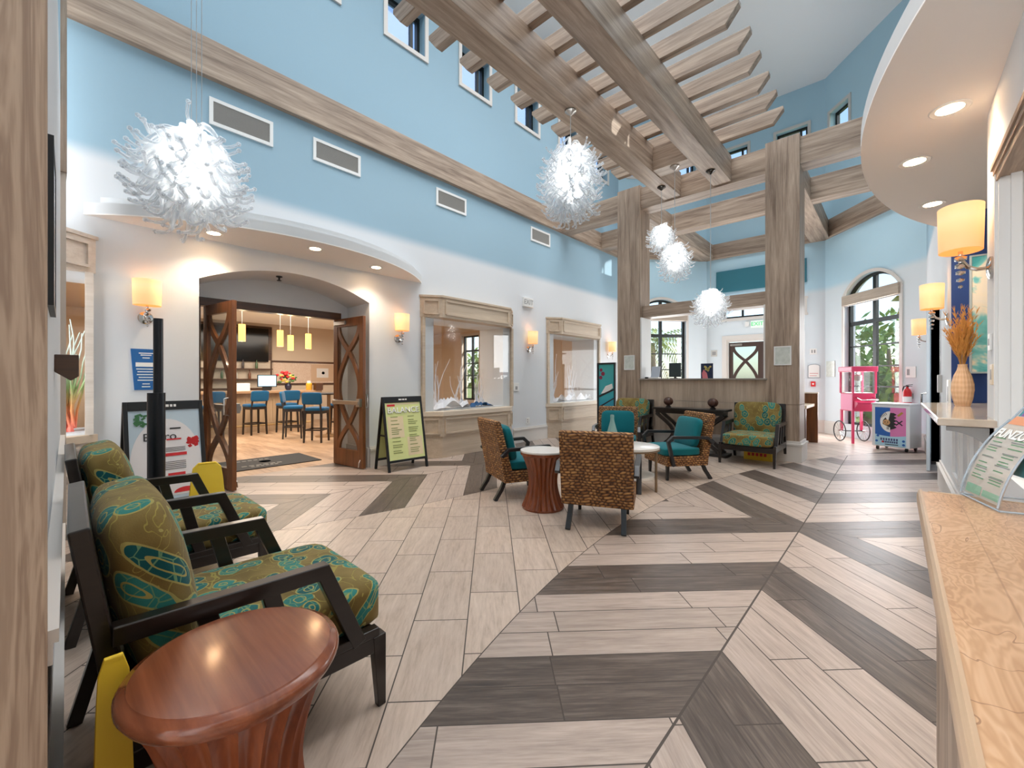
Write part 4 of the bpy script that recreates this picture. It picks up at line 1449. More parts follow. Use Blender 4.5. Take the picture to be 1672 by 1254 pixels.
def tendril_mesh(seed, n, W, H, r0, segs=9, sides=6, hang=0.5):
    """curling glass tendrils; body ellipsoid about W wide and H high"""
    r = random.Random(seed)
    b = MB()
    for i in range(n):
        v = (i+0.5)/n
        th = math.acos(1-2*v)
        ph = i*2.39996+r.uniform(-0.3, 0.3)
        d = Vector((math.sin(th)*math.cos(ph), math.sin(th)*math.sin(ph), math.cos(th)))
        p = Vector((d.x*W*0.20, d.y*W*0.20, d.z*H*0.30+H*0.04))
        rad3 = Vector((d.x, d.y, 0.35*d.z-0.25)).normalized()
        side = Vector((-d.y, d.x, r.uniform(-0.3, 0.3)))
        side = side.normalized() if side.length > 1e-3 else Vector((1, 0, 0))
        L = (0.24*W+0.10*H)*r.uniform(0.75, 1.15)
        frq, phs, sg = r.uniform(0.8, 1.3), r.uniform(0, 6.28), r.choice((-1, 1))
        pts, rd = [p.copy()], [r0*1.35]
        t = rad3.copy()
        for k in range(segs):
            s = (k+1)/segs
            t = (rad3*(1.0-0.55*s)+Vector((0, 0, -1))*(0.25+0.75*s*r.uniform(0.5, 1.0))+side*0.75*math.sin(phs+frq*2*PI*s)).normalized()
            pts.append(pts[-1]+t*L/segs)
            rd.append(r0*(1.35-0.7*s)*(1+0.22*math.sin(phs+9*s)))
        up = (Vector((0, 0, 1.0))+side*sg*0.5+rad3*0.6).normalized()
        for k in range(5):
            t = (t+up*0.55).normalized()
            pts.append(pts[-1]+t*r0*1.35)
            rd.append(r0*(0.62-0.02*k))
        b.tube(pts, rd, sides)
        if sides > 5:
            b.ball(pts[-1], r0*0.95, 1)
    return b
def chandelier(label, loc, W, H, seed, n, r0, top_z, canopy, segs=8, sides=6, wires=1):
    t = thing('chandelier', label, 'chandelier', loc, group='blown glass tendril chandeliers')
    o = tendril_mesh(seed, n, W, H, r0, segs, sides).build('glass_tendrils', M_BLOWN, t, smooth='full')
    o['kind'] = 'stuff'
    c = MB()
    for k in range(7):
        a = k*2.4
        c.ball((0.09*W*math.cos(a), 0.09*W*math.sin(a), H*(0.25-0.07*k)), W*0.10, 2, (1, 1, 1.2))
    c.build('bulb_cluster', M_CORE, t, smooth=True)
    L = top_z-loc[2]
    k = MB()
    offs = [(0, 0)] if wires == 1 else [(0.0, 0), (0.07, 0.06), (-0.07, 0.05)]
    for ox, oy in offs:
        k.tube([(ox, oy, H*0.3), (ox, oy, L)], 0.005 if wires == 1 else 0.003, 6)
    k.build('suspension_cord', plain('cord', (190, 194, 196), 0.4), t)
    cp = MB()
    cp.lathe([(0.075, L), (0.075, L-0.015), (0.05, L-0.03), (0.02, L-0.06), (0.008, L-0.07)], 20)
    cp.build('ceiling_canopy', canopy, t, smooth=True)
    return t
M_DKCHROME = plain('dark chrome', (70, 66, 62), 0.2, 0.9)
chandelier('largest nearest blown glass chandelier at the left before the bar arch', (-4.53, 0.84, 3.17), 0.84, 0.98, 41, 150, 0.022, CEIL, M_STEEL, 10, 7, 3)
chandelier('long egg shaped blown glass chandelier under the left pergola beam', (-3.2, 4.67, 4.02), 0.80, 1.24, 42, 260, 0.016, ZB0+0.03, M_STEEL, 8, 6)
chandelier('small blown glass chandelier nearest the left column', (-3.22, 7.65, 4.0), 0.50, 0.62, 43, 110, 0.0135, ZB0+0.03, M_DKCHROME, 7, 5)
chandelier('small blown glass chandelier hanging on a long cord from the short cross beam', (-2.76, 7.1, 3.38), 0.56, 0.72, 44, 130, 0.0135, ZB0+0.05, M_STEEL, 7, 5)
chandelier('lowest blown glass chandelier before the reception opening', (-2.35, 7.62, 2.64), 0.62, 0.72, 45, 130, 0.0135, ZB0+0.03, M_DKCHROME, 7, 5)

# ================================================================== WALL GRILLES AND WALL PLATES
M_MESHG = plain('grille grey', (158, 156, 151), 0.6)
def vent(y0, y1, z0, z1, label):
    t = thing('air_vent', label, 'vent', (-6.0, (y0+y1)/2, (z0+z1)/2), PI/2, group='air return grilles on the left wall')
    w, h = (y1-y0)/2, (z1-z0)/2
    MB().sweep([(-w+0.02, -0.01, -h+0.02), (-w+0.02, -0.01, h-0.02), (w-0.02, -0.01, h-0.02), (w-0.02, -0.01, -h+0.02)], 0.04, 0.02, up=(0, 1, 0), closed=True).build('vent_frame', M_WHITE, t)
    m = MB()
    n = 16
    for i in range(n):
        z = -h+0.045+(2*h-0.09)*i/(n-1)
        m.box((0, -0.006, z), (2*w-0.06, 0.012, (2*h-0.09)/n*0.8), (0.25, 0, 0))
    m.bx(-w+0.03, w-0.03, -0.002, 0, -h+0.03, h-0.03)
    m.build('vent_louvre', M_MESHG, t)
for a, b, z0, z1, w in ((1.28, 1.97, 4.37, 4.69, 'nearest one above the big chandelier'), (2.48, 3.18, 4.41, 4.72, 'second from the near end'), (4.6, 5.3, 4.43, 4.74, 'third from the near end'), (7.2, 7.9, 4.44, 4.75, 'farthest one near the cross beam')):
    vent(a, b, z0, z1, 'grey air return grille high on the left wall, ' + w)

M_EXITG = emitter('exit green', (40, 190, 100), 0.5)
M_EXITB = emitter('exit panel', (226, 240, 230), 0.15)
def exit_sign(label, loc, rz, mat, bodymat):
    t = thing('exit_sign', label, 'exit sign', loc, rz)
    MB().bx(-0.16, 0.16, -0.05, 0, -0.1, 0.1).build('body', bodymat, t, bevel=0.006)
    text('EXIT', 0.15, mat, t, (0, -0.052, 0), name='lettering')
    return t
exit_sign('pale exit sign above the sconce between the display cases', (-6.0, 7.08, 3.04), PI/2, M_GREY, M_PLASTIC)
exit_sign('green lit exit sign above the dark entrance door', (-2.86, 13.3, 2.9), 0, M_EXITG, M_EXITB)
t = thing('fire_strobe', 'small white strobe beside the green exit sign', 'alarm', (-3.12, 13.3, 2.92), 0)
MB().bx(-0.05, 0.05, -0.04, 0, -0.07, 0.07).build('body', M_PLASTIC, t, bevel=0.01)

def plate(name, label, cat, loc, rz, w, h, mat=None, marks=(), mm=None, d=0.012):
    t = thing(name, label, cat, loc, rz)
    MB().bx(-w/2, w/2, -d, 0, -h/2, h/2).build('plate', mat or M_PLASTIC, t, bevel=min(0.004, d/3))
    if marks:
        m = MB()
        for a, b, c, e in marks:
            m.bx(a, b, -d-0.002, -d, c, e)
        m.build('marks', mm or M_GREY, t)
    return t
plate('wall_speaker', 'square white wall plate with grey dial right of the first display case', 'switch', (-6, 6.72, 1.19), PI/2, 0.17, 0.18, None, [(-0.035, 0.035, -0.05, 0.02)])
plate('power_outlet', 'white power outlet low on the left wall between display cases', 'outlet', (-6, 7.1, 0.45), PI/2, 0.12, 0.13, None, [(-0.02, 0.0, 0.01, 0.04), (-0.02, 0.0, -0.04, -0.01)])
# blue menu card
t = thing('menu_card', 'blue tapered menu card hung under the first sconce', 'menu', (-6.0, 0.715, 1.46), PI/2)
M_BLUE = plain('menu blue', (28, 96, 160), 0.5)
MB().prism([(-0.125, 0.22), (0.125, 0.22), (0.095, -0.22), (-0.095, -0.22)], lambda u, v, a: Vector((u, a, v)), -0.01, 0).build('card', M_BLUE, t)
m = MB()
m.bx(-0.085, 0.085, -0.0115, -0.01, 0.03, 0.075)
for i, (w, z) in enumerate(((0.06, 0.17), (0.045, 0.15), (0.03, 0.12), (0.08, 0.0), (0.07, -0.03), (0.075, -0.06), (0.06, -0.09), (0.07, -0.12), (0.03, -0.16), (0.035, -0.19))):
    m.bx(-w, w, -0.0115, -0.01, z, z+0.01)
m.build('white_print', M_WTXT, t)

# near left wall: framed picture and bracket
t = thing('picture_frame', 'black framed picture seen edge on, on the left foreground wall', 'picture')
t.matrix_world = MN
f = MB()
u0, u1 = 0.62, 0.96
for b in ((u0, u0+0.02, 1.56, 2.04), (u1-0.02, u1, 1.56, 2.04), (u0+0.02, u1-0.02, 1.56, 1.58), (u0+0.02, u1-0.02, 2.02, 2.04)):
    f.bx(b[0], b[1], -0.013, 0, b[2], b[3])
f.build('frame', M_BLACK, t)
MB().bx(u0+0.02, u1-0.02, -0.011, -0.002, 1.58, 2.02).build('picture', plain('pale print', (206, 212, 226), 0.15), t)
t = thing('wall_bracket', 'small dark wood bracket on the left foreground wall', 'bracket')
t.matrix_world = MN
MB().prism([(0, 1.46), (-0.075, 1.46), (-0.075, 1.365), (-0.05, 1.345), (0, 1.385)], lambda u, v, a: Vector((a, u, v)), 1.55, 1.63).build('bracket', M_DARKWOODY, t, bevel=0.003)

# digital poster between display case and column
t = thing('poster_stand', 'black framed teal poster stand beside the left column', 'poster', (-5.05, 8.86, 0), 0)
f = MB()
for b in ((-0.24, -0.2, 0, 1.75), (0.2, 0.24, 0, 1.75), (-0.2, 0.2, 1.71, 1.75), (-0.2, 0.2, 0.25, 0.29)):
    f.bx(b[0], b[1], -0.03, 0.03, b[2], b[3])
f.bx(-0.26, 0.26, -0.2, 0.2, 0, 0.02)
f.build('frame', M_BLACK, t, bevel=0.003)
g = G('poster art')
x, y, z = g.xyz(g.co())
n = g.noise(g.co(), 5.0, 3)
pc = g.ramp(g.add(g.mul(g.sub(z, 0.3), 0.62), g.mul(n, 0.15)), [(0.0, lin(26, 62, 120)), (0.3, lin(36, 140, 176)), (0.5, lin(60, 176, 186)), (1.0, lin(70, 166, 160))])
MB().bx(-0.2, 0.2, -0.012, 0.012, 0.29, 1.71).build('poster', g.pbr(pc, 0.4), t)
m = MB()
for cx_, cz_, r_ in ((-0.14, 1.58, 0.04), (-0.09, 1.49, 0.05), (-0.15, 1.40, 0.045)):
    m.prism([(cx_+r_*math.cos(a*PI/8), cz_+r_*math.sin(a*PI/8)) for a in range(16)], lambda u, v, a: Vector((u, a, v)), -0.015, -0.012)
m.build('red_circles', plain('poster maroon', (140, 40, 66), 0.5), t)
m = MB()
m.prism([(-0.14, 1.02), (-0.02, 1.2), (0.15, 1.26), (0.17, 1.16), (0.02, 1.05)], lambda u, v, a: Vector((u, a, v)), -0.016, -0.012)
m.build('white_shape', M_WTXT, t)
m = MB()
m.prism([(-0.19, 0.98), (0.19, 1.14), (0.19, 1.1), (-0.19, 0.93)], lambda u, v, a: Vector((u, a, v)), -0.018, -0.012).prism([(-0.19, 0.72), (0.19, 0.93), (0.19, 0.9), (-0.19, 0.68)], lambda u, v, a: Vector((u, a, v)), -0.018, -0.012)
m.build('dark_bands', M_INK, t)

# framed glass notices on the columns
g = G('notice glass')
M_NOTICE = g.pbr(g.mix(g.noise(g.co(), 14, 3), lin(176, 182, 172), lin(232, 236, 230)), 0.12)
def notice(label, x, z, w, h):
    t = thing('notice_frame', label, 'notice', (x, 8.25, z), 0, group='acrylic notices on the wood columns')
    MB().bx(-w/2, w/2, -0.012, 0, -h/2, h/2).build('acrylic', M_NOTICE, t)
    MB().sweep([(-w/2, -0.008, -h/2), (-w/2, -0.008, h/2), (w/2, -0.008, h/2), (w/2, -0.008, -h/2)], 0.018, 0.016, up=(0, 1, 0), closed=True).build('border', M_WHITE, t)
notice('small acrylic notice on the left wood column', -4.16, 1.71, 0.22, 0.29)
notice('larger acrylic notice on the right wood column', -1.405, 1.75, 0.23, 0.30)

# things on the reception ledge and behind
t = thing('paper_stand', 'slanted white paper stand at the left end of the reception ledge', 'stand', (-3.72, 8.45, 1.375))
M_ = Matrix.Translation((0, 0.05, 0)) @ Matrix.Rotation(math.radians(-16), 4, 'X')
MB().bx(-0.09, 0.09, -0.004, 0.004, 0, 0.26, M_).build('sheet', plain('sheet grey', (176, 182, 192), 0.5), t)
MB().bx(-0.09, 0.12, -0.06, 0.08, 0, 0.025).build('tray', M_PLASTIC, t, bevel=0.004)
t = thing('monitor', 'back of a dark monitor on the reception ledge', 'monitor', (-3.28, 8.45, 1.375))
MB().bx(-0.12, 0.12, -0.01, 0.015, 0.03, 0.31).build('screen_back', plain('monitor back', (44, 58, 60), 0.5), t, bevel=0.006)
MB().bx(-0.02, 0.02, 0.0, 0.03, 0.005, 0.08).build('stand', M_BLACK, t)
MB().bx(-0.08, 0.08, -0.05, 0.07, 0, 0.008).build('foot', M_BLACK, t)
t = thing('flyer_stand', 'dark blue flyer with pink and yellow flowers on the reception ledge', 'flyer', (-2.67, 8.45, 1.375))
MB().bx(-0.11, 0.11, -0.006, 0.006, 0, 0.285).build('flyer', plain('flyer navy', (22, 38, 72), 0.4), t)
m = MB()
for i in range(9):
    m.box((rnd.uniform(-0.04, 0.07), -0.008, rnd.uniform(0.15, 0.23)), (0.035, 0.003, 0.03), (0, rnd.uniform(0, 3), 0))
m.build('yellow_flower', plain('flyer yellow', (224, 206, 120), 0.5), t)
m = MB()
m.prism([(-0.08, 0), (0.02, 0), (0.0, 0.1), (-0.06, 0.17), (-0.09, 0.1)], lambda u, v, a: Vector((u, a, v)), -0.009, -0.006)
m.build('pink_figure', plain('flyer pink', (226, 130, 140), 0.5), t)
MB().bx(-0.1, 0.1, 0.006, 0.07, 0, 0.01).build('foot', M_GLASS, t)
t = thing('desk_phone', 'small dark object at the far left of the reception ledge', 'phone', (-3.85, 8.4, 1.375))
MB().bx(-0.03, 0.03, -0.03, 0.03, 0, 0.03).build('body', M_INK, t, bevel=0.008)
def on_back(name, label, cat, x, z, w, h, mat=None, marks=(), mm=None, d=0.012):
    return plate(name, label, cat, (x, 13.3, z), 0, w, h, mat, marks, mm, d)
on_back('wall_sign', 'teal sign board high on the back wall', 'sign', -2.83, 4.2, 2.2, 0.62, plain('teal sign', (44, 112, 128), 0.5), [], None, 0.05)
on_back('thermostat', 'small framed thermostat left of the entrance door', 'thermostat', -4.0, 2.13, 0.17, 0.19, plain('thermostat', (200, 198, 192), 0.5), [(-0.05, 0.05, -0.05, 0.05)])
on_back('light_switch', 'light switch plate above the certificate right of the column', 'switch', -1.59, 2.08, 0.15, 0.15, None, [(-0.04, -0.01, -0.04, 0.04), (0.015, 0.045, -0.04, 0.04)])
t = thing('certificate', 'white certificate plaque with arched top above the red fire alarm', 'certificate', (-1.575, 13.3, 1.575))
MB().prism([(-0.13, -0.18), (0.13, -0.18)]+[(0.13*math.cos(a), 0.13+0.05*math.sin(a)) for a in [PI*i/10 for i in range(11)]], lambda u, v, a: Vector((u, a, v)), -0.014, 0).build('plaque', plain('plaque border', (150, 160, 168), 0.5), t)
MB().prism([(-0.115, -0.165), (0.115, -0.165)]+[(0.115*math.cos(a), 0.12+0.045*math.sin(a)) for a in [PI*i/10 for i in range(11)]], lambda u, v, a: Vector((u, a, v)), -0.017, -0.014).build('paper', M_PLASTIC, t)
MB().bx(-0.09, 0.09, -0.019, -0.017, -0.07, -0.055).bx(-0.09, 0.06, -0.019, -0.017, -0.13, -0.115).build('print', plain('print pink', (206, 140, 140), 0.6), t)
on_back('fire_alarm', 'red fire alarm pull station under the arched certificate', 'alarm', -1.59, 1.24, 0.1, 0.13, M_RED, [(-0.02, 0.02, -0.02, 0.02)], M_WTXT, 0.04)
on_back('wall_notice', 'white notice sheet on the back wall seen through the reception opening', 'notice', -4.13, 1.66, 0.16, 0.3, M_PLASTIC, [(-0.05, 0.05, 0.08, 0.1)], None, 0.008)
def on_angle(name, label, cat, u, z, w, h, **kw):
    t = plate(name, label, cat, (0, 0, 0), 0, w, h, **kw)
    t.matrix_world = MBR @ Matrix.Translation((u, -0.003, z))
    return t
on_angle('acrylic_notice', 'clear acrylic notice left of the arched window', 'notice', 0.2, 1.62, 0.3, 0.39, mat=M_NOTICE)
on_angle('card_reader', 'white panel pair right of the arched window', 'switch', 2.42, 1.5, 0.22, 0.22, marks=[(-0.08, -0.02, -0.06, 0.06)])

# reception desk end seen past the right column
t = thing('reception_desk', 'dark wood desk end behind the right wood column', 'desk', (-1.25, 10.6, 0))
MB().bx(-0.75, 0.0, 0.5, 0.58, 0, 1.05).build('tall_panel', M_DARKWOOD, t, bevel=0.004)
MB().bx(-0.75, 0.01, 0.48, 0.60, 1.05, 1.075).build('panel_cap', plain('pale cap', (214, 200, 182), 0.4), t)
MB().bx(-0.75, -0.05, -0.62, 0.5, 0.78, 0.84).build('desk_top', plain('desk top', (196, 176, 150), 0.4), t, bevel=0.006)
MB().bx(-0.75, -0.07, -0.60, -0.5, 0, 0.78).build('front_panel', wood('dark desk', (84, 50, 30), (46, 28, 18), 'z', 1.2, 0.35), t)

# ================================================================== POPCORN CART
M_PINK = plain('cart pink', (200, 46, 92), 0.4)
M_PINKL = plain('cart light pink', (224, 120, 158), 0.45)
M_TYRE = plain('tyre rubber', (34, 34, 36), 0.6)
t = thing('popcorn_cart', 'pink glass sided popcorn cart on spoked wheels by the arched window', 'cart', (-0.62, 11.74, 0), math.atan2(0.83, -0.55)-PI/2)
# local -y faces the camera's left, local +x faces right
w, d = 0.215, 0.21
b = MB()
b.bx(-w, w, -d, d, 0.68, 1.06)
b.build('cabinet', M_PINK, t, bevel=0.006)
MB().bx(-w-0.003, -w, -d+0.02, d-0.02, 0.7, 1.04).build('side_panel', M_PINKL, t)
for sx in (-1, 1):
    for sy in (-1, 1):
        MB().bx(sx*w-0.016, sx*w+0.016, sy*d-0.016, sy*d+0.016, 1.06, 1.52).build('post', M_PINK, t)
r = MB()
r.bx(-w-0.03, w+0.03, -d-0.03, d+0.03, 1.52, 1.63)
r.build('roof', M_PINK, t, bevel=0.006)
MB().bx(-w-0.033, -w-0.03, -d, d, 1.535, 1.615).build('roof_sign', plain('roof sign', (232, 170, 190), 0.5), t)
gl = MB()
gl.bx(-w-0.003, -w+0.003, -d+0.016, d-0.016, 1.06, 1.52).bx(w-0.003, w+0.003, -d+0.016, d-0.016, 1.06, 1.52)
gl.bx(-w+0.016, w-0.016, -d-0.003, -d+0.003, 1.06, 1.52).bx(-w+0.016, w-0.016, d-0.003, d+0.003, 1.06, 1.52)
gl.build('glass_side', M_GLASS2, t)
kt = MB()
kt.lathe([(0.075, 0.0), (0.085, 0.05), (0.085, 0.11), (0.03, 0.13), (0.001, 0.14)], 24, c=(0, 0.02, 1.33))
kt.tube([(0, 0.02, 1.46), (0, 0.02, 1.53)], 0.012, 8)
kt.build('kettle', M_STEEL, t, smooth=True)
MB().bx(-w+0.02, w-0.02, -d+0.02, d-0.02, 1.055, 1.075).build('tray', M_STEEL, t)
for sx, sy in ((-1, -1), (1, -1)):
    MB().bx(sx*w-0.02, sx*w+0.02, sy*d-0.02, sy*d+0.02, 0.0, 0.7).build('leg', M_PINK, t, bevel=0.003)
lg = MB()
for sx in (-1, 1):
    lg.bx(sx*w*0.9-0.02, sx*w*0.9+0.02, d-0.02, d+0.02, 0.24, 0.70)
lg.build('wheel_bracket', M_PINK, t)
def wheel(x, y):
    wv = MB()
    R_ = 0.215
    wv.tube([(x, y+R_*math.cos(a), 0.225+R_*math.sin(a)) for a in [2*PI*i/36 for i in range(36)]], 0.011, 8, closed=True)
    o = wv.build('wheel', M_TYRE, t, smooth=True)
    sp = MB()
    for i in range(12):
        a = 2*PI*i/12
        sp.tube([(x, y, 0.225), (x, y+R_*math.cos(a), 0.225+R_*math.sin(a))], 0.003, 5)
    sp.tube([(x-0.03, y, 0.225), (x+0.03, y, 0.225)], 0.02, 12)
    sp.build('spokes', M_CHROME, o)
wheel(-w-0.02, d)
wheel(w+0.02, d)
ax = MB()
ax.tube([(-w-0.02, d, 0.225), (w+0.02, d, 0.225)], 0.012, 8)
ax.build('axle', M_BLACK, t)
hd = MB()
hd.tube([(w-0.06, -d, 0.98), (w-0.06, -d-0.17, 0.93), (-w+0.06, -d-0.17, 0.93), (-w+0.06, -d, 0.98)], 0.014, 8)
hd.build('push_handle', M_CHROME, t, smooth=True)
tr_ = MB()
tr_.prism([(-d, 0.72), (-d-0.12, 0.84), (-d-0.12, 0.87), (-d, 0.90)], lambda u, v, a: Vector((a, u, v)), -w+0.02, w-0.02)
tr_.build('serving_shelf', M_PINK, t)

# ================================================================== CHEST FREEZER
ang = math.atan2(-0.20, 0.52)
t = thing('ice_cream_freezer', 'white chest freezer with a printed blue and pink front under the fire extinguisher', 'freezer', (-0.09, 10.78, 0), ang)
M_FRZ = plain('freezer white', (226, 230, 234), 0.3)
M_FB = plain('freezer blue', (34, 98, 178), 0.4)
M_FP = plain('freezer pink', (222, 130, 186), 0.4)
M_FS = plain('freezer sky', (170, 214, 234), 0.4)
hw = 0.29
MB().bx(-hw, hw, 0, 0.48, 0.07, 0.87).build('body', M_FRZ, t, bevel=0.012)
MB().bx(-hw-0.008, hw+0.008, -0.008, 0.49, 0.87, 0.90).build('lid', M_FRZ, t, bevel=0.006)
for sx in (-1, 1):
    for y in (0.06, 0.42):
        MB().tube([(sx*0.22-0.015, y, 0.035), (sx*0.22+0.015, y, 0.035)], 0.035, 12).build('caster', M_BLACK, t)
def art(mat, poly, dd, name='print'):
    return MB().prism(poly, lambda u, v, a: Vector((u, a, v)), -dd, 0.001).build(name, mat, t)
art(M_FB, [(-0.235, 0.26), (0.0, 0.26), (0.0, 0.82), (-0.235, 0.82)], 0.002, 'blue_panel')
art(M_FP, [(0.0, 0.26), (0.235, 0.26), (0.235, 0.82), (0.0, 0.82)], 0.002, 'pink_panel')
wave = [(-0.235+0.47*i/12, 0.30-0.03*math.sin(PI*i/12)+0.0*i) for i in range(13)]
art(M_FS, [(-0.235, 0.09), (0.235, 0.09)]+wave[::-1], 0.003, 'sky_panel')
half = [(0.0+0.155*math.cos(a), 0.55+0.2*math.sin(a)) for a in [PI/2+PI*i/16 for i in range(17)]]
art(M_WTXT, half, 0.004, 'white_half_disc')
hair = [(0.0, 0.72)]+[(0.055+(0.045 if i % 2 else 0.0), 0.72-0.3*i/10) for i in range(11)]+[(0.0, 0.40)]
art(M_INK, hair, 0.004, 'black_hair')
art(M_INK, [(-0.03, 0.55), (0.0, 0.72), (0.0, 0.44), (-0.06, 0.47), (-0.115, 0.5), (-0.11, 0.57), (-0.07, 0.63)], 0.0045, 'black_outline')
art(plain('print tan', (206, 160, 110), 0.5), [(-0.055+0.05*math.cos(a)*1.1, 0.535+0.055*math.sin(a)) for a in [2*PI*i/16 for i in range(16)]], 0.005, 'tan_oval')
m = MB()
m.bx(-0.085, -0.07, -0.006, 0, 0.53, 0.55).bx(-0.045, -0.03, -0.006, 0, 0.53, 0.55).bx(-0.075, -0.035, -0.006, 0, 0.5, 0.507)
for i in range(5):
    M_ = Matrix.Translation((-0.13+0.02*i, 0, 0.62+0.014*i)) @ Matrix.Rotation(-0.5, 4, 'Y')
    m.bx(-0.004, 0.004, -0.006, 0, 0, 0.05, M_)
m.bx(-0.05, -0.04, -0.006, 0, 0.40, 0.45).bx(-0.03, -0.02, -0.006, 0, 0.40, 0.45)
m.build('face_marks', M_INK, t)
m = MB()
for sg in (-1, 1):
    M_ = Matrix.Translation((0.135, 0, 0.535)) @ Matrix.Rotation(sg*0.75, 4, 'Y')
    m.bx(-0.065, 0.065, -0.004-0.0004*sg, 0, -0.01, 0.01, M_)
m.build('crossed_mark', M_INK, t)
m = MB()
M_ = Matrix.Translation((0.15, 0, 0.70)) @ Matrix.Rotation(-0.8, 4, 'Y')
m.bx(-0.05, 0.05, -0.004, 0, -0.018, 0.018, M_)
m.build('gold_mark', plain('print gold', (176, 140, 60), 0.5), t)
m = MB()
for i in range(7):
    m.bx(-0.15+0.04*i, -0.125+0.04*i, -0.005, 0, 0.19, 0.235)
    m.bx(-0.11+0.033*i, -0.085+0.033*i, -0.005, 0, 0.145, 0.18)
m.build('letter_marks', plain('print navy', (70, 76, 120), 0.5), t)
m = MB()
m.bx(-0.08, 0.12, -0.005, 0, 0.11, 0.125)
m.build('caption_mark', M_INK, t)
m = MB()
m.bx(-0.13, -0.10, -0.0055, 0, 0.145, 0.18)
m.build('red_mark', M_RED, t)
m = MB()
for x, z in ((-0.21, 0.17), (-0.19, 0.27), (0.2, 0.13), (0.2, 0.2)):
    m.prism([(x+0.022*math.cos(a), z+0.022*math.sin(a)) for a in [2*PI*i/12 for i in range(12)]], lambda u, v, a: Vector((u, a, v)), -0.005, 0)
m.build('blue_dots', M_FB, t)

# fire extinguisher on the angled wall
t = thing('fire_extinguisher', 'red fire extinguisher hung on the wall above the chest freezer', 'fire extinguisher')
t.matrix_world = MBR @ Matrix.Translation((2.44, -0.095, 0.78))
MB().lathe([(0.05, 0), (0.066, 0.015), (0.066, 0.32), (0.045, 0.385), (0.022, 0.40), (0.022, 0.43)], 24).build('cylinder', plain('extinguisher red', (196, 24, 34), 0.3), t, smooth=True)
MB().lathe([(0.067, 0.13), (0.067, 0.24)], 24).build('label_band', M_PLASTIC, t, smooth=True)
v = MB()
v.bx(-0.02, 0.02, -0.02, 0.02, 0.43, 0.455).bar((-0.02, 0, 0.46), (0.11, 0, 0.475), 0.02, 0.012).bar((-0.02, 0, 0.45), (0.10, 0, 0.44), 0.02, 0.01)
v.build('valve_handle', M_BLACK, t)
MB().tube([(-0.02, 0, 0.44), (-0.07, 0, 0.44), (-0.095, 0, 0.38), (-0.095, 0, 0.1), (-0.09, 0, 0.05)], 0.012, 8).build('hose', M_BLACK, t, smooth=True)
MB().bx(-0.03, 0.03, 0.066, 0.09, 0.2, 0.3).build('bracket', M_STEEL, t)

# ================================================================== SHELF COUNTER, VASE, ART
t = thing('counter_shelf', 'polished stone counter shelf with bracket before the navy wall', 'shelf', (0.42, 4.9, 1.123))
g = G('polished stone')
nn = g.noise(g.co(), 7, 4)
M_STONE = g.pbr(g.ramp(nn, [(0.3, lin(178, 160, 140)), (0.5, lin(202, 186, 168)), (0.7, lin(216, 204, 190))]), 0.1, spec=0.6)
MB().prism([(-0.24, -1.33), (-0.24, 0.95), (-0.02, 1.17), (0.30, 1.17), (0.30, -0.93), (0.002, -0.93), (0.0, -1.33)], lambda u, v, a: Vector((u, v, a)), -0.045, 0).build('top', M_STONE, t, bevel=0.006)
M_GRYB = plain('bracket grey', (142, 140, 138), 0.5)
for y in (-1.28, 0.6):
    m = MB()
    m.prism([(0, -0.05), (-0.20, -0.05), (-0.20, -0.075)]+[(-0.2*(1-math.sin(PI/2*i/8)), -0.075-0.2*(1-math.cos(PI/2*i/8))) for i in range(9)]+[(0, -0.275)], lambda u, v, a: Vector((u, a, v)), y-0.02, y+0.02)
    m.build('bracket', M_GRYB, t)
m = MB()
m.bx(-0.03, 0.0, -1.3, -1.26, -0.5, -0.05)
m.build('bracket_strip', M_GRYB, t)
# vase
t = thing('tall_vase', 'pale woven bottle vase standing on the stone counter shelf', 'vase', (0.42, 5.3, 1.123))
g = G('vase weave')
x, y, z = g.xyz(g.co())
ang_ = g.m1('ARCTAN2', y, x)
wv = g.mul(g.m1('SINE', g.add(g.mul(ang_, 9.0), g.mul(z, 70.0))), g.m1('SINE', g.sub(g.mul(ang_, 9.0), g.mul(z, 70.0))))
M_VASE = g.pbr(g.mix(g.add(0.5, g.mul(wv, 0.5)), lin(206, 166, 128), lin(226, 192, 158)), 0.6, normal=g.bump(wv, 0.5, 0.004))
MB().lathe([(0.044, 0), (0.05, 0.01), (0.064, 0.07), (0.072, 0.14), (0.070, 0.19), (0.056, 0.26), (0.036, 0.31), (0.029, 0.345), (0.031, 0.36), (0.026, 0.358), (0.024, 0.33)], 36).build('vase_body', M_VASE, t, smooth=True)
t = thing('dried_grass', 'bunch of golden dried pampas grass in the tall vase', 'dried flowers', (0.42, 5.3, 1.47))
r2 = random.Random(11)
pm, stm = MB(), MB()
for i in range(60):
    a = r2.uniform(0, 2*PI)
    sp = r2.uniform(0.05, 0.62)**1.1
    d0 = Vector((math.cos(a)*sp*0.42, math.sin(a)*sp*0.42, 1)).normalized()
    L = r2.uniform(0.2, 0.47)
    pts = [Vector((0, 0, -0.14))]
    d = d0.copy()
    for k in range(9):
        d = (d+Vector((math.cos(a)*0.03*sp, math.sin(a)*0.03*sp, -0.015*k*sp))).normalized()
        pts.append(Vector((0, 0, 0))*1 + (d0*0.0 + (pts[-1] if k else Vector((math.cos(a)*0.012, math.sin(a)*0.012, 0)))) + d*L/9)
    stm.tube(pts[:6], 0.0014, 4)
    for k in range(3, 10):
        for q in range(5):
            b0 = pts[min(k, 9)]
            tip = b0+(d*0.9+Vector((r2.uniform(-0.45, 0.45), r2.uniform(-0.45, 0.45), r2.uniform(0, 0.4)))).normalized()*r2.uniform(0.03, 0.07)
            pm.tube([b0, b0.lerp(tip, 0.5)+Vector((0, 0, 0.004)), tip], [0.0014, 0.0024, 0.0005], 3, cap=False)
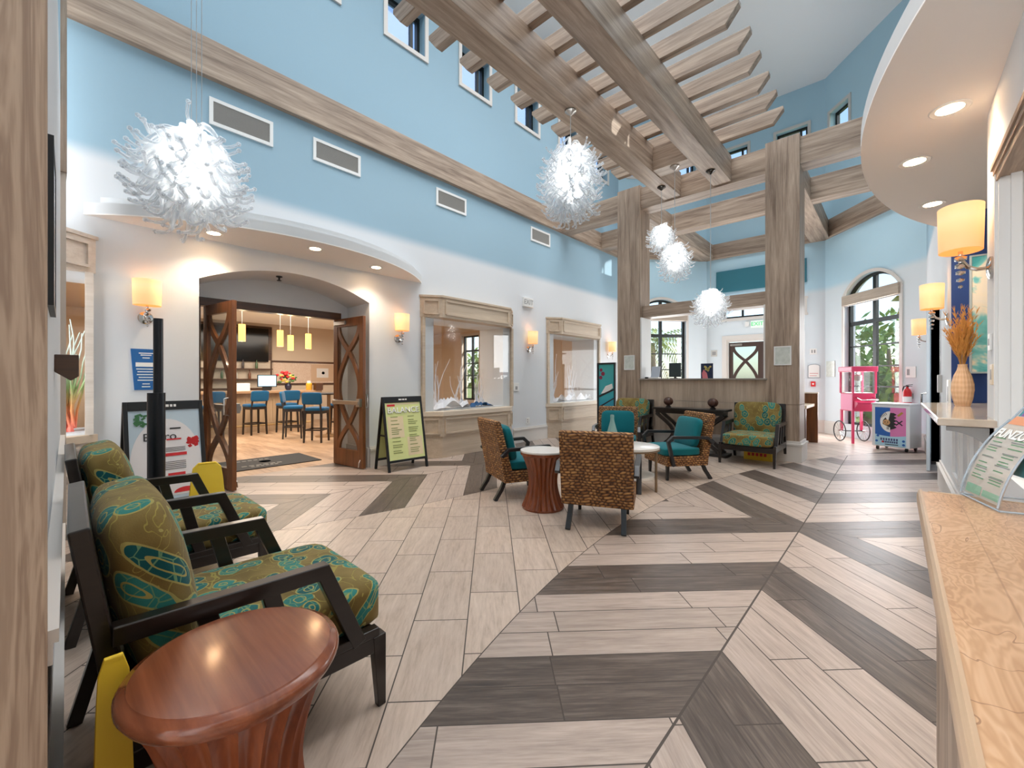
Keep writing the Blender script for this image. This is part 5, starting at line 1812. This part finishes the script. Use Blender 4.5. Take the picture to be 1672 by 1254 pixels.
stm.build('grass_stems', plain('straw', (176, 130, 70), 0.7), t)
o = pm.build('grass_plumes', speckled('plume gold', (206, 148, 74), 0.8, 0.25, 40), t)
o['kind'] = 'stuff'
# canvas on navy wall
t = thing('wall_canvas', 'tall abstract turquoise and cream canvas on the navy wall', 'painting', (0.79, 6.084, 1.985))
g = G('abstract canvas')
x, y, z = g.xyz(g.co())
n1 = g.noise(g.co(), 2.6, 4, 0.6, 0.5)
n2 = g.noise(g.vec(g.add(x, 7.0), y, z), 4.5, 3, 0.6, 0.4)
c1 = g.ramp(n1, [(0.36, lin(232, 226, 214)), (0.48, lin(236, 226, 206)), (0.53, lin(122, 198, 200)), (0.62, lin(60, 160, 168)), (0.72, lin(44, 120, 130))])
c2 = g.mix(g.sstep(n2, 0.62, 0.66), c1, lin(206, 176, 84))
MB().bx(-0.25, 0.25, -0.03, -0.001, -0.56, 0.56).build('canvas', g.pbr(c2, 0.7), t)
MB().sweep([(-0.256, -0.018, -0.566), (-0.256, -0.018, 0.566), (0.256, -0.018, 0.566), (0.256, -0.018, -0.566)], 0.016, 0.036, up=(0, 1, 0), closed=True).build('frame', plain('silver frame', (170, 182, 186), 0.4), t)
# small wall devices on the pier
def on_pier(name, label, cat, y, z, w, h, **kw):
    return plate(name, label, cat, (0.42, y, z), -PI/2, w, h, **kw)
on_pier('motion_sensor', 'small white sensor on the pier beside the canvas', 'sensor', 3.8, 1.575, 0.07, 0.1, marks=[(-0.01, 0.01, -0.02, 0.02)])
on_pier('light_switch', 'cream light switch on the pier above the brochures', 'switch', 3.72, 1.38, 0.09, 0.12, mat=plain('cream plastic', (226, 206, 176), 0.5), marks=[(-0.015, 0.015, -0.03, 0.03)])
on_pier('card_scanner', 'grey scanner box on the wall between glass door and navy wall', 'scanner', 7.55, 1.30, 0.1, 0.22, mat=plain('box grey', (186, 184, 180), 0.5), d=0.04)
on_pier('door_panel', 'tall white and black entry panel just before the navy wall', 'panel', 6.45, 1.2, 0.2, 0.3, marks=[(0.02, 0.06, -0.08, 0.08)], mm=M_INK, d=0.02)

# ================================================================== RECEPTION COUNTER, BROCHURES
t = thing('reception_counter', 'pale figured wood reception counter in the right foreground', 'counter', (0.055, 2.17, 0))
g = G('figured maple top')
co = g.co()
x, y, z = g.xyz(co)
q = g.noise(g.vec(g.mul(x, 3.2), g.mul(y, 1.1), 0.0), 1.6, 4, 0.55, 1.2)
lines_ = g.m1('SINE', g.mul(q, 120.0))
fine = g.noise(g.vec(g.mul(x, 30.0), g.mul(y, 3.0), 1.0), 2.0, 3)
crack = g.noise(g.vec(g.mul(x, 5.0), g.mul(y, 1.4), 9.0), 1.2, 3, 0.6, 1.5)
ck = g.lt(g.m1('ABSOLUTE', g.sub(crack, 0.5)), 0.004)
f_ = g.add(g.add(g.mul(g.add(g.mul(lines_, 0.5), 0.5), 0.22), g.mul(q, 0.55)), g.mul(fine, 0.25))
col = g.ramp(f_, [(0.25, lin(164, 120, 84)), (0.45, lin(186, 145, 108)), (0.62, lin(200, 160, 124)), (0.85, lin(214, 184, 152))])
u_ = g.m1('FRACT', g.mul(g.add(x, 0.75), 1/0.17))
seam = g.lt(g.m1('MINIMUM', u_, g.sub(1.0, u_)), 0.009)
col = g.mix(g.m1('MAXIMUM', g.mul(ck, 0.7), g.mul(seam, 0.35)), col, lin(126, 86, 58))
M_MAPLE = g.pbr(col, 0.28, spec=0.45)
MB().bx(0.014, 0.80, -3.3, -0.03, 0.90, 0.945).build('counter_top', M_MAPLE, t)
M_EDGE = wood('counter edge', (206, 178, 148), (164, 134, 106), 'y', 1.3, 0.35)
e = MB()
e.prism([(0.0, 0.90), (0.014, 0.90), (0.014, 0.946), (0.008, 0.946), (0.003, 0.938), (0.0, 0.925)], lambda u, v, a: Vector((u, a, v)), -3.3, 0.0)
e.prism([(0.0, 0.90), (-0.03, 0.90), (-0.03, 0.946), (-0.012, 0.946), (-0.004, 0.938), (0.0, 0.925)], lambda u, v, a: Vector((a, u, v)), 0.03, 0.80)
e.prism([(0.012, 0.87), (0.05, 0.87), (0.05, 0.90), (0.008, 0.90)], lambda u, v, a: Vector((u, a, v)), -3.3, -0.012)
e.build('moulded_edge', M_EDGE, t)
MB().bx(0.05, 0.36, -3.3, -0.04, 0.0, 0.87).build('counter_front', M_DRIFT['z'], t)

# brochure holder with curved front
P1, P2 = Vector((0.170, 2.16, 0.946)), Vector((0.231, 1.945, 0.946))
wd = (P2-P1)
Wb = wd.length
rzb = math.atan2(wd.y, wd.x)
t = thing('brochure_holder', 'clear tiered acrylic brochure holder on the reception counter', 'holder', P1, rzb)
# local x: along the width, local y: leaning back, z up
def curve_prof(y0, z0, L, n=12):
    pts = [(y0, z0)]
    a = math.radians(38)
    for i in range(n):
        a2 = math.radians(38)+math.radians(48)*math.sin(PI/2*min(1, (i+0.5)/n*1.15))*0.55+0.0
        a2 = math.radians(86-46*(1-(i/n))**1.0) if False else math.radians(80-34*(i/n))
        pts.append((pts[-1][0]+math.cos(a2)*L/n, pts[-1][1]+math.sin(a2)*L/n))
    return pts
M_ACR = pane('acrylic', (0.98, 0.99, 0.995), 0.06)
M_ACRE = plain('acrylic edge', (206, 220, 232), 0.2, trans=0.4)
def sheet(prof, x0, x1, th, off=0.0):
    m = MB()
    n = len(prof)
    m.grid(lambda u, v: Vector((x0+(x1-x0)*v, prof[round(u*(n-1))][0]+off, prof[round(u*(n-1))][1])), n-1, 1)
    return m
tiers = [(0.0, 0.012, 0.29), (0.065, 0.10, 0.27), (0.13, 0.17, 0.26)]
h = MB()
for y0, z0, L in tiers:
    pr = curve_prof(y0, z0, L*0.97)
    for a, b in zip(pr[:-1], pr[1:]):
        h.bar((Wb/2, a[0]-0.004, a[1]), (Wb/2, b[0]-0.004, b[1]), Wb, 0.002, up=(0, -1, 0.3))
h.bx(0, Wb, 0.0, 0.012, 0.002, 0.006)
h.build('front_panels', M_ACR, t)
e = MB()
for x in (0.0, Wb):
    for y0, z0, L in tiers:
        pr = curve_prof(y0, z0, L)
        e.tube([(x, a-0.004, b) for a, b in pr], 0.003, 5)
    e.tube([(x, 0.0, 0.004), (x, 0.19, 0.004), (x, 0.20, 0.02), (x, 0.26, 0.30)], 0.003, 5)
e.tube([(0, 0, 0.004), (Wb, 0, 0.004)], 0.003, 5)
e.tube([(0, 0.19, 0.004), (Wb, 0.19, 0.004)], 0.003, 5)
e.build('edge_rods', M_ACRE, t)
h = MB()
h.bx(0.002, Wb-0.002, 0.185, 0.188, 0.004, 0.06)
h.build('base_lip', M_ACR, t)
MHB = Matrix.Translation(P1) @ Matrix.Rotation(rzb, 4, 'Z')
def brochure(label, tier, colors, title, tcol, n):
    y0, z0, L = tiers[tier]
    b = thing('brochure', label, 'brochure', P1, rzb, group='brochures in the acrylic holder')
    pr = curve_prof(y0+0.004, z0+0.004, L+0.01, 16)
    m = MB()
    for a, c in zip(pr[:-1], pr[1:]):
        m.bar((Wb/2, a[0], a[1]), (Wb/2, c[0], c[1]), Wb-0.014, 0.0018, up=(0, -1, 0.3))
    m.build('sheet', colors[0], b)
    def patch(nm, mat, items, d):
        k = MB()
        N = len(pr)-1
        for x0, x1, s0, s1 in items:
            i0 = s0*N
            for st in range(4):
                def at(s):
                    f = min(max(s, 0), 0.999)*N
                    i = int(f)
                    p, q_ = Vector((0, *pr[i])), Vector((0, *pr[i+1]))
                    return p.lerp(q_, f-i), (q_-p).normalized()
                (pa, ta), (pb, tb) = at(s0+(s1-s0)*st/4), at(s0+(s1-s0)*(st+1)/4)
                na = Vector((0, -ta.z, ta.y))*d
                nb = Vector((0, -tb.z, tb.y))*d
                k.face([(x0*Wb, *(pa+na).yz), (x1*Wb, *(pa+na).yz), (x1*Wb, *(pb+nb).yz), (x0*Wb, *(pb+nb).yz)])
        return k.build(nm, mat, b)
    if tier == 0:
        patch('header_band', colors[1], [(0.04, 0.96, 0.88, 0.99)], 0.0016)
        r3 = random.Random(8)
        ln = []
        for cx_ in (0.1, 0.55):
            s = 0.70
            while s > 0.16:
                ln.append((cx_, cx_+r3.uniform(0.22, 0.36), s-0.012, s))
                s -= r3.choice((0.032, 0.05, 0.075))
        patch('print_lines', plain('print green', (104, 156, 110), 0.6), ln, 0.0018)
        ln = [(0.1 if i % 2 else 0.52, 0.4 if i % 2 else 0.88, 0.66-0.07*i, 0.675-0.07*i) for i in range(7)]
        patch('print_lines', plain('print grey', (150, 146, 140), 0.6), ln, 0.0019)
        patch('footer_block', plain('footer green', (150, 190, 160), 0.5), [(0.06, 0.46, 0.02, 0.12), (0.5, 0.94, 0.03, 0.1)], 0.0017)
        i = 12
        p, q_ = Vector((0, *pr[i])), Vector((0, *pr[i+1]))
        tt = (q_-p).normalized()
        slope = math.atan2(tt.z, tt.y)
        o = text(title, 0.046, tcol, b, (Wb*0.52, p.y-tt.z*0.003, p.z+tt.y*0.003), (slope, 0, 0), extrude=0.0006, bold=0.0012)
        o = text(title, 0.0465, plain('title shadow', (120, 116, 112), 0.6), b, (Wb*0.52+0.001, p.y-tt.z*0.0022, p.z+tt.y*0.0022-0.001), (slope, 0, 0), extrude=0.0002, name='title_shadow')
    else:
        patch('header_band', colors[1], [(0.04, 0.96, 0.80, 0.99)], 0.0016)
        patch('accent_block', colors[2], [(0.1, 0.5, 0.6, 0.8), (0.62, 0.9, 0.66, 0.76)], 0.0016)
    return b
brochure('FUNZONE brochure in the lowest tier of the acrylic holder', 0, (plain('brochure pinkish', (212, 198, 184), 0.35), plain('brochure orange', (222, 150, 110), 0.4)), 'FUNZONE', M_WTXT, 0)
brochure('teal and purple brochure in the middle tier of the acrylic holder', 1, (plain('brochure teal', (60, 150, 160), 0.35), plain('brochure blue', (60, 90, 160), 0.4), plain('brochure violet', (150, 80, 160), 0.4)), '', M_WTXT, 1)
brochure('red and white brochure in the top tier of the acrylic holder', 2, (plain('brochure pale', (226, 220, 212), 0.35), plain('brochure red', (216, 90, 66), 0.4), plain('brochure rose', (226, 150, 130), 0.4)), '', M_WTXT, 2)
# ================================================================== THE BAR BEYOND THE ARCH
t = thing('bar_counter', 'pale bar counter with wood top beyond the open doors', 'bar', (-12.3, 2.9, 0))
M_BARF = wood('bar front', (206, 182, 150), (170, 144, 114), 'z', 0.8, 0.5)
MB().bx(-0.6, 0.0, -2.2, 2.2, 0, 1.0).build('front', M_BARF, t)
MB().bx(-0.75, 0.22, -2.3, 2.35, 1.0, 1.06).build('top', wood('bar top', (206, 172, 136), (160, 124, 92), 'y', 0.8, 0.3), t, bevel=0.006)
m = MB()
for i in range(5):
    y = -2.1+0.84*i
    for b in ((y+0.08, y+0.76, 0.2, 0.24), (y+0.08, y+0.76, 0.82, 0.86), (y+0.08, y+0.12, 0.24, 0.82), (y+0.72, y+0.76, 0.24, 0.82)):
        m.bx(0.0, 0.02, b[0], b[1], b[2], b[3])
m.build('panel_moulding', M_BARF, t)
m = MB()
m.tube([(0.16, -2.1, 0.18), (0.16, 2.1, 0.18)], 0.022, 8)
m.build('foot_rail', plain('foot rail', (190, 160, 110), 0.4), t)
# bar stools
M_BLUEV = fabric('blue vinyl', (22, 86, 128))
M_STOOL = plain('dark stool wood', (34, 26, 22), 0.35, coat=0.2)
def make_stool(label, loc, rz):
    t = thing('bar_stool', label, 'bar stool', loc, rz, group='blue bar stools')
    for sx in (-1, 1):
        MB().bar((sx*0.17, 0.16, 0.68), (sx*0.185, 0.18, 0.0), 0.042, 0.042, 0.032, 0.032, up=(0, 1, 0)).build('leg', M_STOOL, t)
        MB().bar((sx*0.17, -0.17, 0.68), (sx*0.185, -0.2, 0.0), 0.042, 0.042, 0.032, 0.032, up=(0, 1, 0)).build('leg', M_STOOL, t)
    MB().bx(-0.19, 0.19, -0.18, 0.18, 0.62, 0.68).build('seat_rail', M_STOOL, t)
    f = MB()
    f.bar((-0.18, 0.175, 0.27), (0.18, 0.175, 0.27), 0.03, 0.03).bar((-0.18, -0.185, 0.27), (0.18, -0.185, 0.27), 0.03, 0.03)
    for sx in (-1, 1):
        f.bar((sx*0.18, -0.18, 0.27), (sx*0.18, 0.17, 0.27), 0.03, 0.03)
    f.build('stretcher', M_STOOL, t)
    MB().cushion((0, 0, 0.715), (0.44, 0.42, 0.09), n=8, k=6, puff=0.2).build('seat', M_BLUEV, t, smooth='full')
    b = MB()
    for sx in (-1, 1):
        b.bar((sx*0.17, -0.18, 0.68), (sx*0.17, -0.23, 0.86), 0.03, 0.03, up=(0, 1, 0))
    b.build('back_support', M_STOOL, t)
    MB().cushion((0, -0.235, 0.95), (0.42, 0.06, 0.26), rot=(math.radians(8), 0, 0), n=8, k=8, puff=0.15, axis=1).build('backrest', M_BLUEV, t, smooth='full')
    return t
st0 = make_stool('blue bar stool leftmost of those seen at the bar through the doors', (-11.75, 3.45, 0), PI/2+0.2)
dup(st0, (-11.6, 4.15, 0), PI/2+0.1, 'blue bar stool second from the left at the bar counter')
dup(st0, (-10.35, 3.85, 0), -0.5, 'blue bar stool with its seat pushed under the high pub table')
dup(st0, (-9.35, 3.95, 0), 0.75, 'nearest blue bar stool, right end of the pub table')
dup(st0, (-10.6, 5.1, 0), PI+0.3, 'blue bar stool behind the high pub table')
dup(st0, (-11.7, 2.55, 0), PI/2, 'blue bar stool at the bar mostly hidden by the left door leaf')
t = thing('pub_table', 'high dark pub table among the blue bar stools', 'table', (-10.1, 4.55, 0))
MB().lathe([(0.43, 1.0), (0.44, 1.01), (0.44, 1.035), (0.43, 1.04)], 40).build('top', M_STOOL, t)
MB().lathe([(0.3, 0.0), (0.3, 0.015), (0.06, 0.05), (0.04, 0.1), (0.04, 0.98), (0.1, 1.0)], 32).build('pedestal', plain('bronze foot', (150, 116, 76), 0.4, 0.5), t, smooth=True)
# back bar
t = thing('back_bar', 'dark back bar cabinet with shelves behind the bar counter', 'cabinet', (-14.598, 3.2, 0))
MB().bx(0, 0.06, -2.2, 1.55, 1.05, 3.0).build('back_board', M_DARKWOODY, t)
MB().bx(0, 0.5, -2.2, 1.9, 0, 1.0).build('base_cabinet', M_DARKWOODY, t)
MB().bx(0.06, 0.075, -2.15, 1.5, 1.1, 1.95).build('mirror_tiles', speckled('mosaic', (206, 192, 172), 0.3, 0.2, 40), t)
for z in (1.35, 1.66):
    MB().bx(0.06, 0.3, -2.2, 1.5, z, z+0.03).build('shelf', M_DARKWOODY, t)
t = thing('television', 'large black television mounted on the back bar', 'television', (-14.49, 3.62, 2.42), PI/2)
MB().bx(-1.0, 1.0, -0.06, 0.0, -0.52, 0.5).build('screen', plain('screen black', (8, 9, 11), 0.12), t, bevel=0.008)
MB().bx(-0.15, 0.15, 0.0, 0.04, -0.15, 0.15).build('wall_mount', M_BLACK, t)
rb = random.Random(21)
cols = [(120, 70, 40), (70, 100, 60), (190, 160, 90), (200, 200, 190), (60, 50, 50)]
mats = [plain('bottle %d' % i, c, 0.2) for i, c in enumerate(cols)]
for k in range(12):
    y = 2.3+0.18*k
    shelf, z = ('upper', 1.691) if k % 2 else ('lower', 1.381)
    o = MB().lathe([(0.036, 0), (0.036, 0.15), (0.014, 0.2), (0.014, 0.26)], 12).build('bottle', mats[k % 5], None, smooth=True)
    o.location = (-14.4+rb.uniform(-0.04, 0.04), y, z)
    tag(o, 'small liquor bottle on the %s back bar shelf, %s' % (shelf, ['first', 'second', 'third', 'fourth', 'fifth', 'sixth'][k//2]+' from the left'), 'bottle', 'bottles on the back bar shelves')
# things on the bar
t = thing('pos_monitor', 'lit order screen standing on the bar counter', 'monitor', (-12.45, 3.95, 1.06), PI/2-0.1)
MB().bx(-0.23, 0.23, -0.02, 0.02, 0.1, 0.42).build('bezel', M_BLACK, t, bevel=0.006)
MB().bx(-0.21, 0.21, -0.023, -0.02, 0.12, 0.40).build('screen', emitter('screen glow', (150, 200, 226), 0.8), t)
MB().bx(-0.09, 0.09, -0.02, 0.12, 0.0, 0.1).build('stand', M_BLACK, t)
t = thing('paper_box', 'white card box and papers on the bar counter left of the order screen', 'box', (-12.4, 3.3, 1.06))
MB().bx(-0.12, 0.12, -0.2, 0.2, 0, 0.2).build('box', M_PLASTIC, t, bevel=0.006)
t = thing('flower_vase', 'dark vase of red and yellow flowers on the bar counter', 'flowers', (-12.5, 4.5, 1.06))
MB().lathe([(0.05, 0), (0.08, 0.05), (0.09, 0.12), (0.05, 0.18), (0.06, 0.2)], 20).build('vase', plain('navy vase', (30, 34, 60), 0.2), t, smooth=True)
for nm, c, n, s in (('red_blossom', (190, 40, 44), 16, 1), ('yellow_blossom', (220, 196, 90), 12, 0), ('green_leaf', (70, 110, 60), 18, 2)):
    m = MB()
    for i in range(n):
        a = rb.uniform(0, 2*PI)
        rr_ = rb.uniform(0.03, 0.26)
        m.ball((rr_*0.5*math.cos(a), rr_*math.sin(a)-0.08*(s == 1), rb.uniform(0.22, 0.42)+0.08*(s == 1)), rb.uniform(0.03, 0.06), 1, (1, 1, 0.7))
    o = m.build(nm, plain(nm, c, 0.7), t)
    o['kind'] = 'stuff'
t = thing('drink_jar', 'amber drink jar on the bar counter right of the flowers', 'jar', (-12.2, 4.94, 1.06))
MB().lathe([(0.07, 0), (0.08, 0.02), (0.08, 0.18), (0.05, 0.2)], 20).build('jar', plain('amber', (226, 170, 60), 0.2), t, smooth=True)
MB().lathe([(0.055, 0.2), (0.055, 0.25), (0.02, 0.26)], 20).build('lid', M_PLASTIC, t, smooth=True)
t = thing('napkin_box', 'brown napkin box at the end of the bar counter', 'box', (-12.1, 5.15, 1.06))
MB().bx(-0.09, 0.09, -0.1, 0.1, 0, 0.2).build('box', M_DARKWOODY, t, bevel=0.005)
t = thing('framed_print', 'pale framed print on the bar back wall right of the door gap', 'picture', (-14.6, 6.35, 1.58), PI/2)
MB().bx(-0.38, 0.38, -0.03, 0, -0.28, 0.28).build('frame', plain('print frame', (214, 186, 158), 0.5), t)
MB().bx(-0.2, 0.2, -0.035, -0.03, -0.16, 0.16).build('picture', M_WHITE, t)
MB().lathe([(0.0001, 0.0), (0.05, 0.0)], 20).rot(Matrix.Translation((0.02, -0.037, 0)) @ Matrix.Rotation(PI/2, 4, 'X')).build('motif', plain('motif', (100, 120, 118), 0.6), t)
mb = MB()
mb.bx(-14.6, -14.58, 4.8, 10.3, 1.24, 1.9)
g = G('bar wallpaper')
nn = g.noise(g.co(), 26, 3, 0.6, 0.8)
struct('trim_14', mb, g.pbr(g.ramp(nn, [(0.42, lin(232, 214, 196)), (0.5, lin(214, 186, 164)), (0.58, lin(232, 214, 196))]), 0.8), 'patterned wallpaper band on the bar back wall', 'wallpaper')
# pendants
M_PEND = emitter('pendant lit', (255, 196, 92), 1.1)
def make_pendant(label, loc):
    t = thing('pendant_lamp', label, 'pendant lamp', loc, group='yellow cylinder pendants over the bar')
    s = MB()
    s.lathe([(0.062, 0.0), (0.062, 0.34)], 20)
    s.build('lamp_shade', M_PEND, t, smooth=True)
    MB().tube([(0, 0, 0.34), (0, 0, 2.84-loc[2])], 0.006, 6).build('cord', M_STEEL, t)
    MB().lathe([(0.05, 2.86-loc[2]), (0.05, 2.84-loc[2]), (0.02, 2.83-loc[2])], 16).build('canopy', M_INK, t)
    return t
PD = [((-9.7, 2.62, 2.12), 'yellow cylinder pendant nearest the left door leaf'), ((-9.7, 3.33, 2.06), 'yellow cylinder pendant second from the left over the bar'),
      ((-10.2, 3.72, 2.02), 'yellow cylinder pendant third from the left over the bar'), ((-9.97, 4.02, 2.06), 'yellow cylinder pendant farthest right in the door opening')]
p0 = None
for loc, lab in PD:
    if p0 is None:
        p0 = make_pendant(lab, loc)
    else:
        c = dup(p0, loc, 0, lab)
        for ch in c.children:
            if ch.name.startswith(('cord', 'canopy')):
                ch.scale = (1, 1, 1)
                ch.location = (0, 0, 0)
                if ch.name.startswith('cord'):
                    ch.location.z = 0.34*(1-(2.84-loc[2]-0.34)/(2.84-PD[0][0][2]-0.34))
                    ch.scale.z = (2.84-loc[2]-0.34)/(2.84-PD[0][0][2]-0.34)
                else:
                    ch.location.z = PD[0][0][2]-loc[2]
    lamp('POINT', 'pendant_bulb', (loc[0], loc[1], loc[2]-0.1), 6, (1, 0.75, 0.45), 0.06)
t = thing('drum_lamp', 'large glowing drum lamp near the right door leaf in the bar', 'ceiling lamp', (-10.9, 6.1, 2.45))
MB().lathe([(0.4, 0), (0.4, 0.28)], 32).build('lamp_shade', emitter('drum lit', (255, 206, 140), 0.9), t, smooth=True)
MB().tube([(0, 0, 0.28), (0, 0, 0.65)], 0.01, 6).build('cord', M_STEEL, t)
# lounge wood lattice panel seen through the second case
# ================================================================== OUTSIDE
mb = MB()
g = G('lawn')
nn = g.noise(g.co(), 1.2, 4)
mb.bx(-60, 60, 13.8, 70, -0.25, -0.15).bx(2.5, 60, -30, 13.8, -0.25, -0.15)
o = struct('ground', mb, g.pbr(g.ramp(nn, [(0.35, lin(110, 130, 60)), (0.65, lin(170, 168, 96))]), 0.95), 'sunlit grass outside the windows', 'lawn')
mb = MB()
mb.bx(-26, -6.9, 10.7, 30, -0.25, -0.15)
struct('ground_patio', mb, plain('patio', (176, 170, 150), 0.9), 'pale patio outside the bar window', 'patio')
M_BARK = speckled('bark', (132, 112, 88), 0.9, 0.2, 20)
def leafmat(name, a, b):
    g = G(name)
    n = g.noise(g.co(), 6, 3)
    return g.pbr(g.mix(n, lin(*a), lin(*b)), 0.7)
M_LEAF1 = leafmat('leaves mid', (70, 110, 40), (160, 180, 80))
M_LEAF2 = leafmat('leaves olive', (120, 122, 50), (196, 180, 96))
def tree(label, loc, h, r, mat, seed, n=420):
    rt = random.Random(seed)
    t = thing('tree', label, 'tree', loc, group='trees outside the windows')
    MB().tube([(0, 0, 0), (0.05, 0.03, h*0.35), (0.0, 0.1, h*0.7)], [0.14, 0.1, 0.05], 8).build('trunk', M_BARK, t, smooth=True)
    m = MB()
    for i in range(n):
        d = Vector((rt.gauss(0, 1), rt.gauss(0, 1), rt.gauss(0, 1))).normalized()*r*rt.uniform(0.45, 1)
        p = Vector((d.x, d.y, h*0.62+d.z*0.42*h/r))
        s = rt.uniform(0.10, 0.24)
        a = Vector((rt.uniform(-1, 1), rt.uniform(-1, 1), rt.uniform(-1, 1))).normalized()
        b = a.cross(Vector((rt.uniform(-1, 1), rt.uniform(-1, 1), 1))).normalized()
        m.face([p-a*s, p-b*s*0.45, p+a*s, p+b*s*0.45])
    o = m.build('foliage', mat, t, recalc=False)
    o['kind'] = 'stuff'
tree('leafy tree outside the arched window by the popcorn cart, left one', (-0.2, 18.5, -0.15), 3.6, 1.9, M_LEAF1, 1, 900)
tree('olive tree outside the arched window by the popcorn cart, right one', (1.5, 14.4, -0.15), 5.4, 1.6, M_LEAF2, 2, 1300)
tree('rounded bush outside the arched window, low and near the pane', (-0.6, 15.2, -0.15), 2.0, 1.0, M_LEAF1, 3, 600)
tree('leafy tree outside the tall bar window', (-15.2, 15.4, -0.15), 3.2, 1.7, M_LEAF1, 4, 900)
tree('bush under the tall bar window outside', (-12.4, 12.6, -0.15), 1.9, 1.1, M_LEAF1, 5, 600)
mb = MB()
mb.bx(1.0, 8.0, 16.6, 16.8, -0.2, 2.0)
o = mb.build('garden_wall', speckled('stucco', (222, 196, 152), 0.9, 0.08, 12, 0.3))
tag(o, 'tan stucco garden wall outside the arched window', 'wall')
def palm(label, loc, h, seed):
    rt = random.Random(seed)
    t = thing('palm_tree', label, 'palm tree', loc, group='palm trees outside the reception window')
    MB().tube([(0, 0, 0), (0.06, 0, h*0.5), (0, 0.05, h)], [0.2, 0.17, 0.15], 10).build('trunk', M_BARK, t, smooth=True)
    m = MB()
    for i in range(26):
        a = 2*PI*i/26+rt.uniform(-0.1, 0.1)
        e = rt.uniform(-0.2, 1.0)
        p = Vector((0, 0.05, h))
        d = Vector((math.cos(a)*math.cos(e), math.sin(a)*math.cos(e), math.sin(e)))
        pts = [p.copy()]
        for k in range(8):
            d = (d+Vector((0, 0, -0.17))).normalized()
            p = p+d*0.26
            pts.append(p.copy())
        for k in range(1, 8):
            s = (pts[k+1]-pts[k]).cross(Vector((0, 0, 1))).normalized()
            for sg in (-1, 1):
                for q in (0, 0.5):
                    b0 = pts[k].lerp(pts[k+1], q)
                    tip = b0+s*sg*0.42*(1-0.08*k)+(pts[k+1]-pts[k])*0.8+Vector((0, 0, -0.22))
                    w = (pts[k+1]-pts[k])*0.14
                    m.face([b0-w, b0+w, tip])
    o = m.build('fronds', leafmat('palm fronds %d' % seed, (110, 140, 50), (200, 200, 90)), t, recalc=False)
    o['kind'] = 'stuff'
palm('palm tree straight outside the reception window', (-7.0, 15.6, -0.15), 2.9, 1)
palm('second palm tree outside the reception window, farther left', (-9.6, 18.4, -0.15), 3.2, 2)
tree('bright shrub below the palms outside the reception window', (-5.6, 14.2, -0.15), 1.5, 0.7, M_LEAF1, 6, 300)
# ================================================================== light
w = bpy.data.worlds.new('sky')
scene.world = w
w.use_nodes = True
nt = w.node_tree
nt.nodes.clear()
sky = nt.nodes.new('ShaderNodeTexSky')
sky.sky_type = 'NISHITA'
sky.sun_elevation = math.radians(42)
sky.sun_rotation = math.radians(90)
sky.sun_disc = False
bg = nt.nodes.new('ShaderNodeBackground')
bg.inputs[1].default_value = 0.3
ow = nt.nodes.new('ShaderNodeOutputWorld')
nt.links.new(sky.outputs[0], bg.inputs[0])
nt.links.new(bg.outputs[0], ow.inputs[0])
el, az = math.radians(30), math.radians(26)
sun_dir = Vector((-math.cos(el)*math.cos(az), -math.cos(el)*math.sin(az), -math.sin(el)))
lamp('SUN', 'sun', (10, 5, 20), 4.0, (1, 0.95, 0.87), rot=sun_dir.to_track_quat('-Z', 'Y').to_euler(), angle=math.radians(0.6))
# added overhead fill; the ceiling is closed and has no skylight
DAY = (0.97, 0.985, 1.0)
sl = lamp('AREA', 'overhead_fill', (-2.8, 4.5, CEIL-0.05), 450, DAY, 5.0, (0, 0, 0), size_y=11.0)
sl.data.spread = math.radians(125)
lamp('AREA', 'rear_fill', (-3.0, -3.7, 2.0), 430, (0.97, 0.985, 1.0), 4.2, (PI/2, 0, 0), size_y=3.6)  # added fill from behind the camera; the rear wall has no opening
def window_light(name, M, u, z, power, w, h):
    o = lamp('AREA', name, (0, 0, 0), power, DAY, w, size_y=h)
    o.matrix_world = M @ Matrix.Translation((u, 0.0, z)) @ Matrix.Rotation(-PI/2, 4, 'X')
window_light('arched_window_daylight', MBR, (W0+W1)/2, 1.9, 85, 1.4, 2.9)
window_light('reception_window_daylight', MBL, LBL-(W0+W1)/2, 1.9, 80, 1.4, 2.9)
window_light('entrance_door_daylight', MBK, LBK/2, 1.4, 45, 1.6, 2.2)
lamp('AREA', 'bar_fill', (-10.5, 3.5, 2.82), 250, (1, 0.9, 0.78), 5.0, (0, 0, 0), size_y=5.0)  # added warm fill that brightens the bar room
lamp('AREA', 'office_fill', (1.4, 1.0, 3.1), 15, (1, 0.95, 0.88), 1.2, (0, 0, 0), size_y=3.0)  # added fill for the unseen office
vs.exposure = 0.46
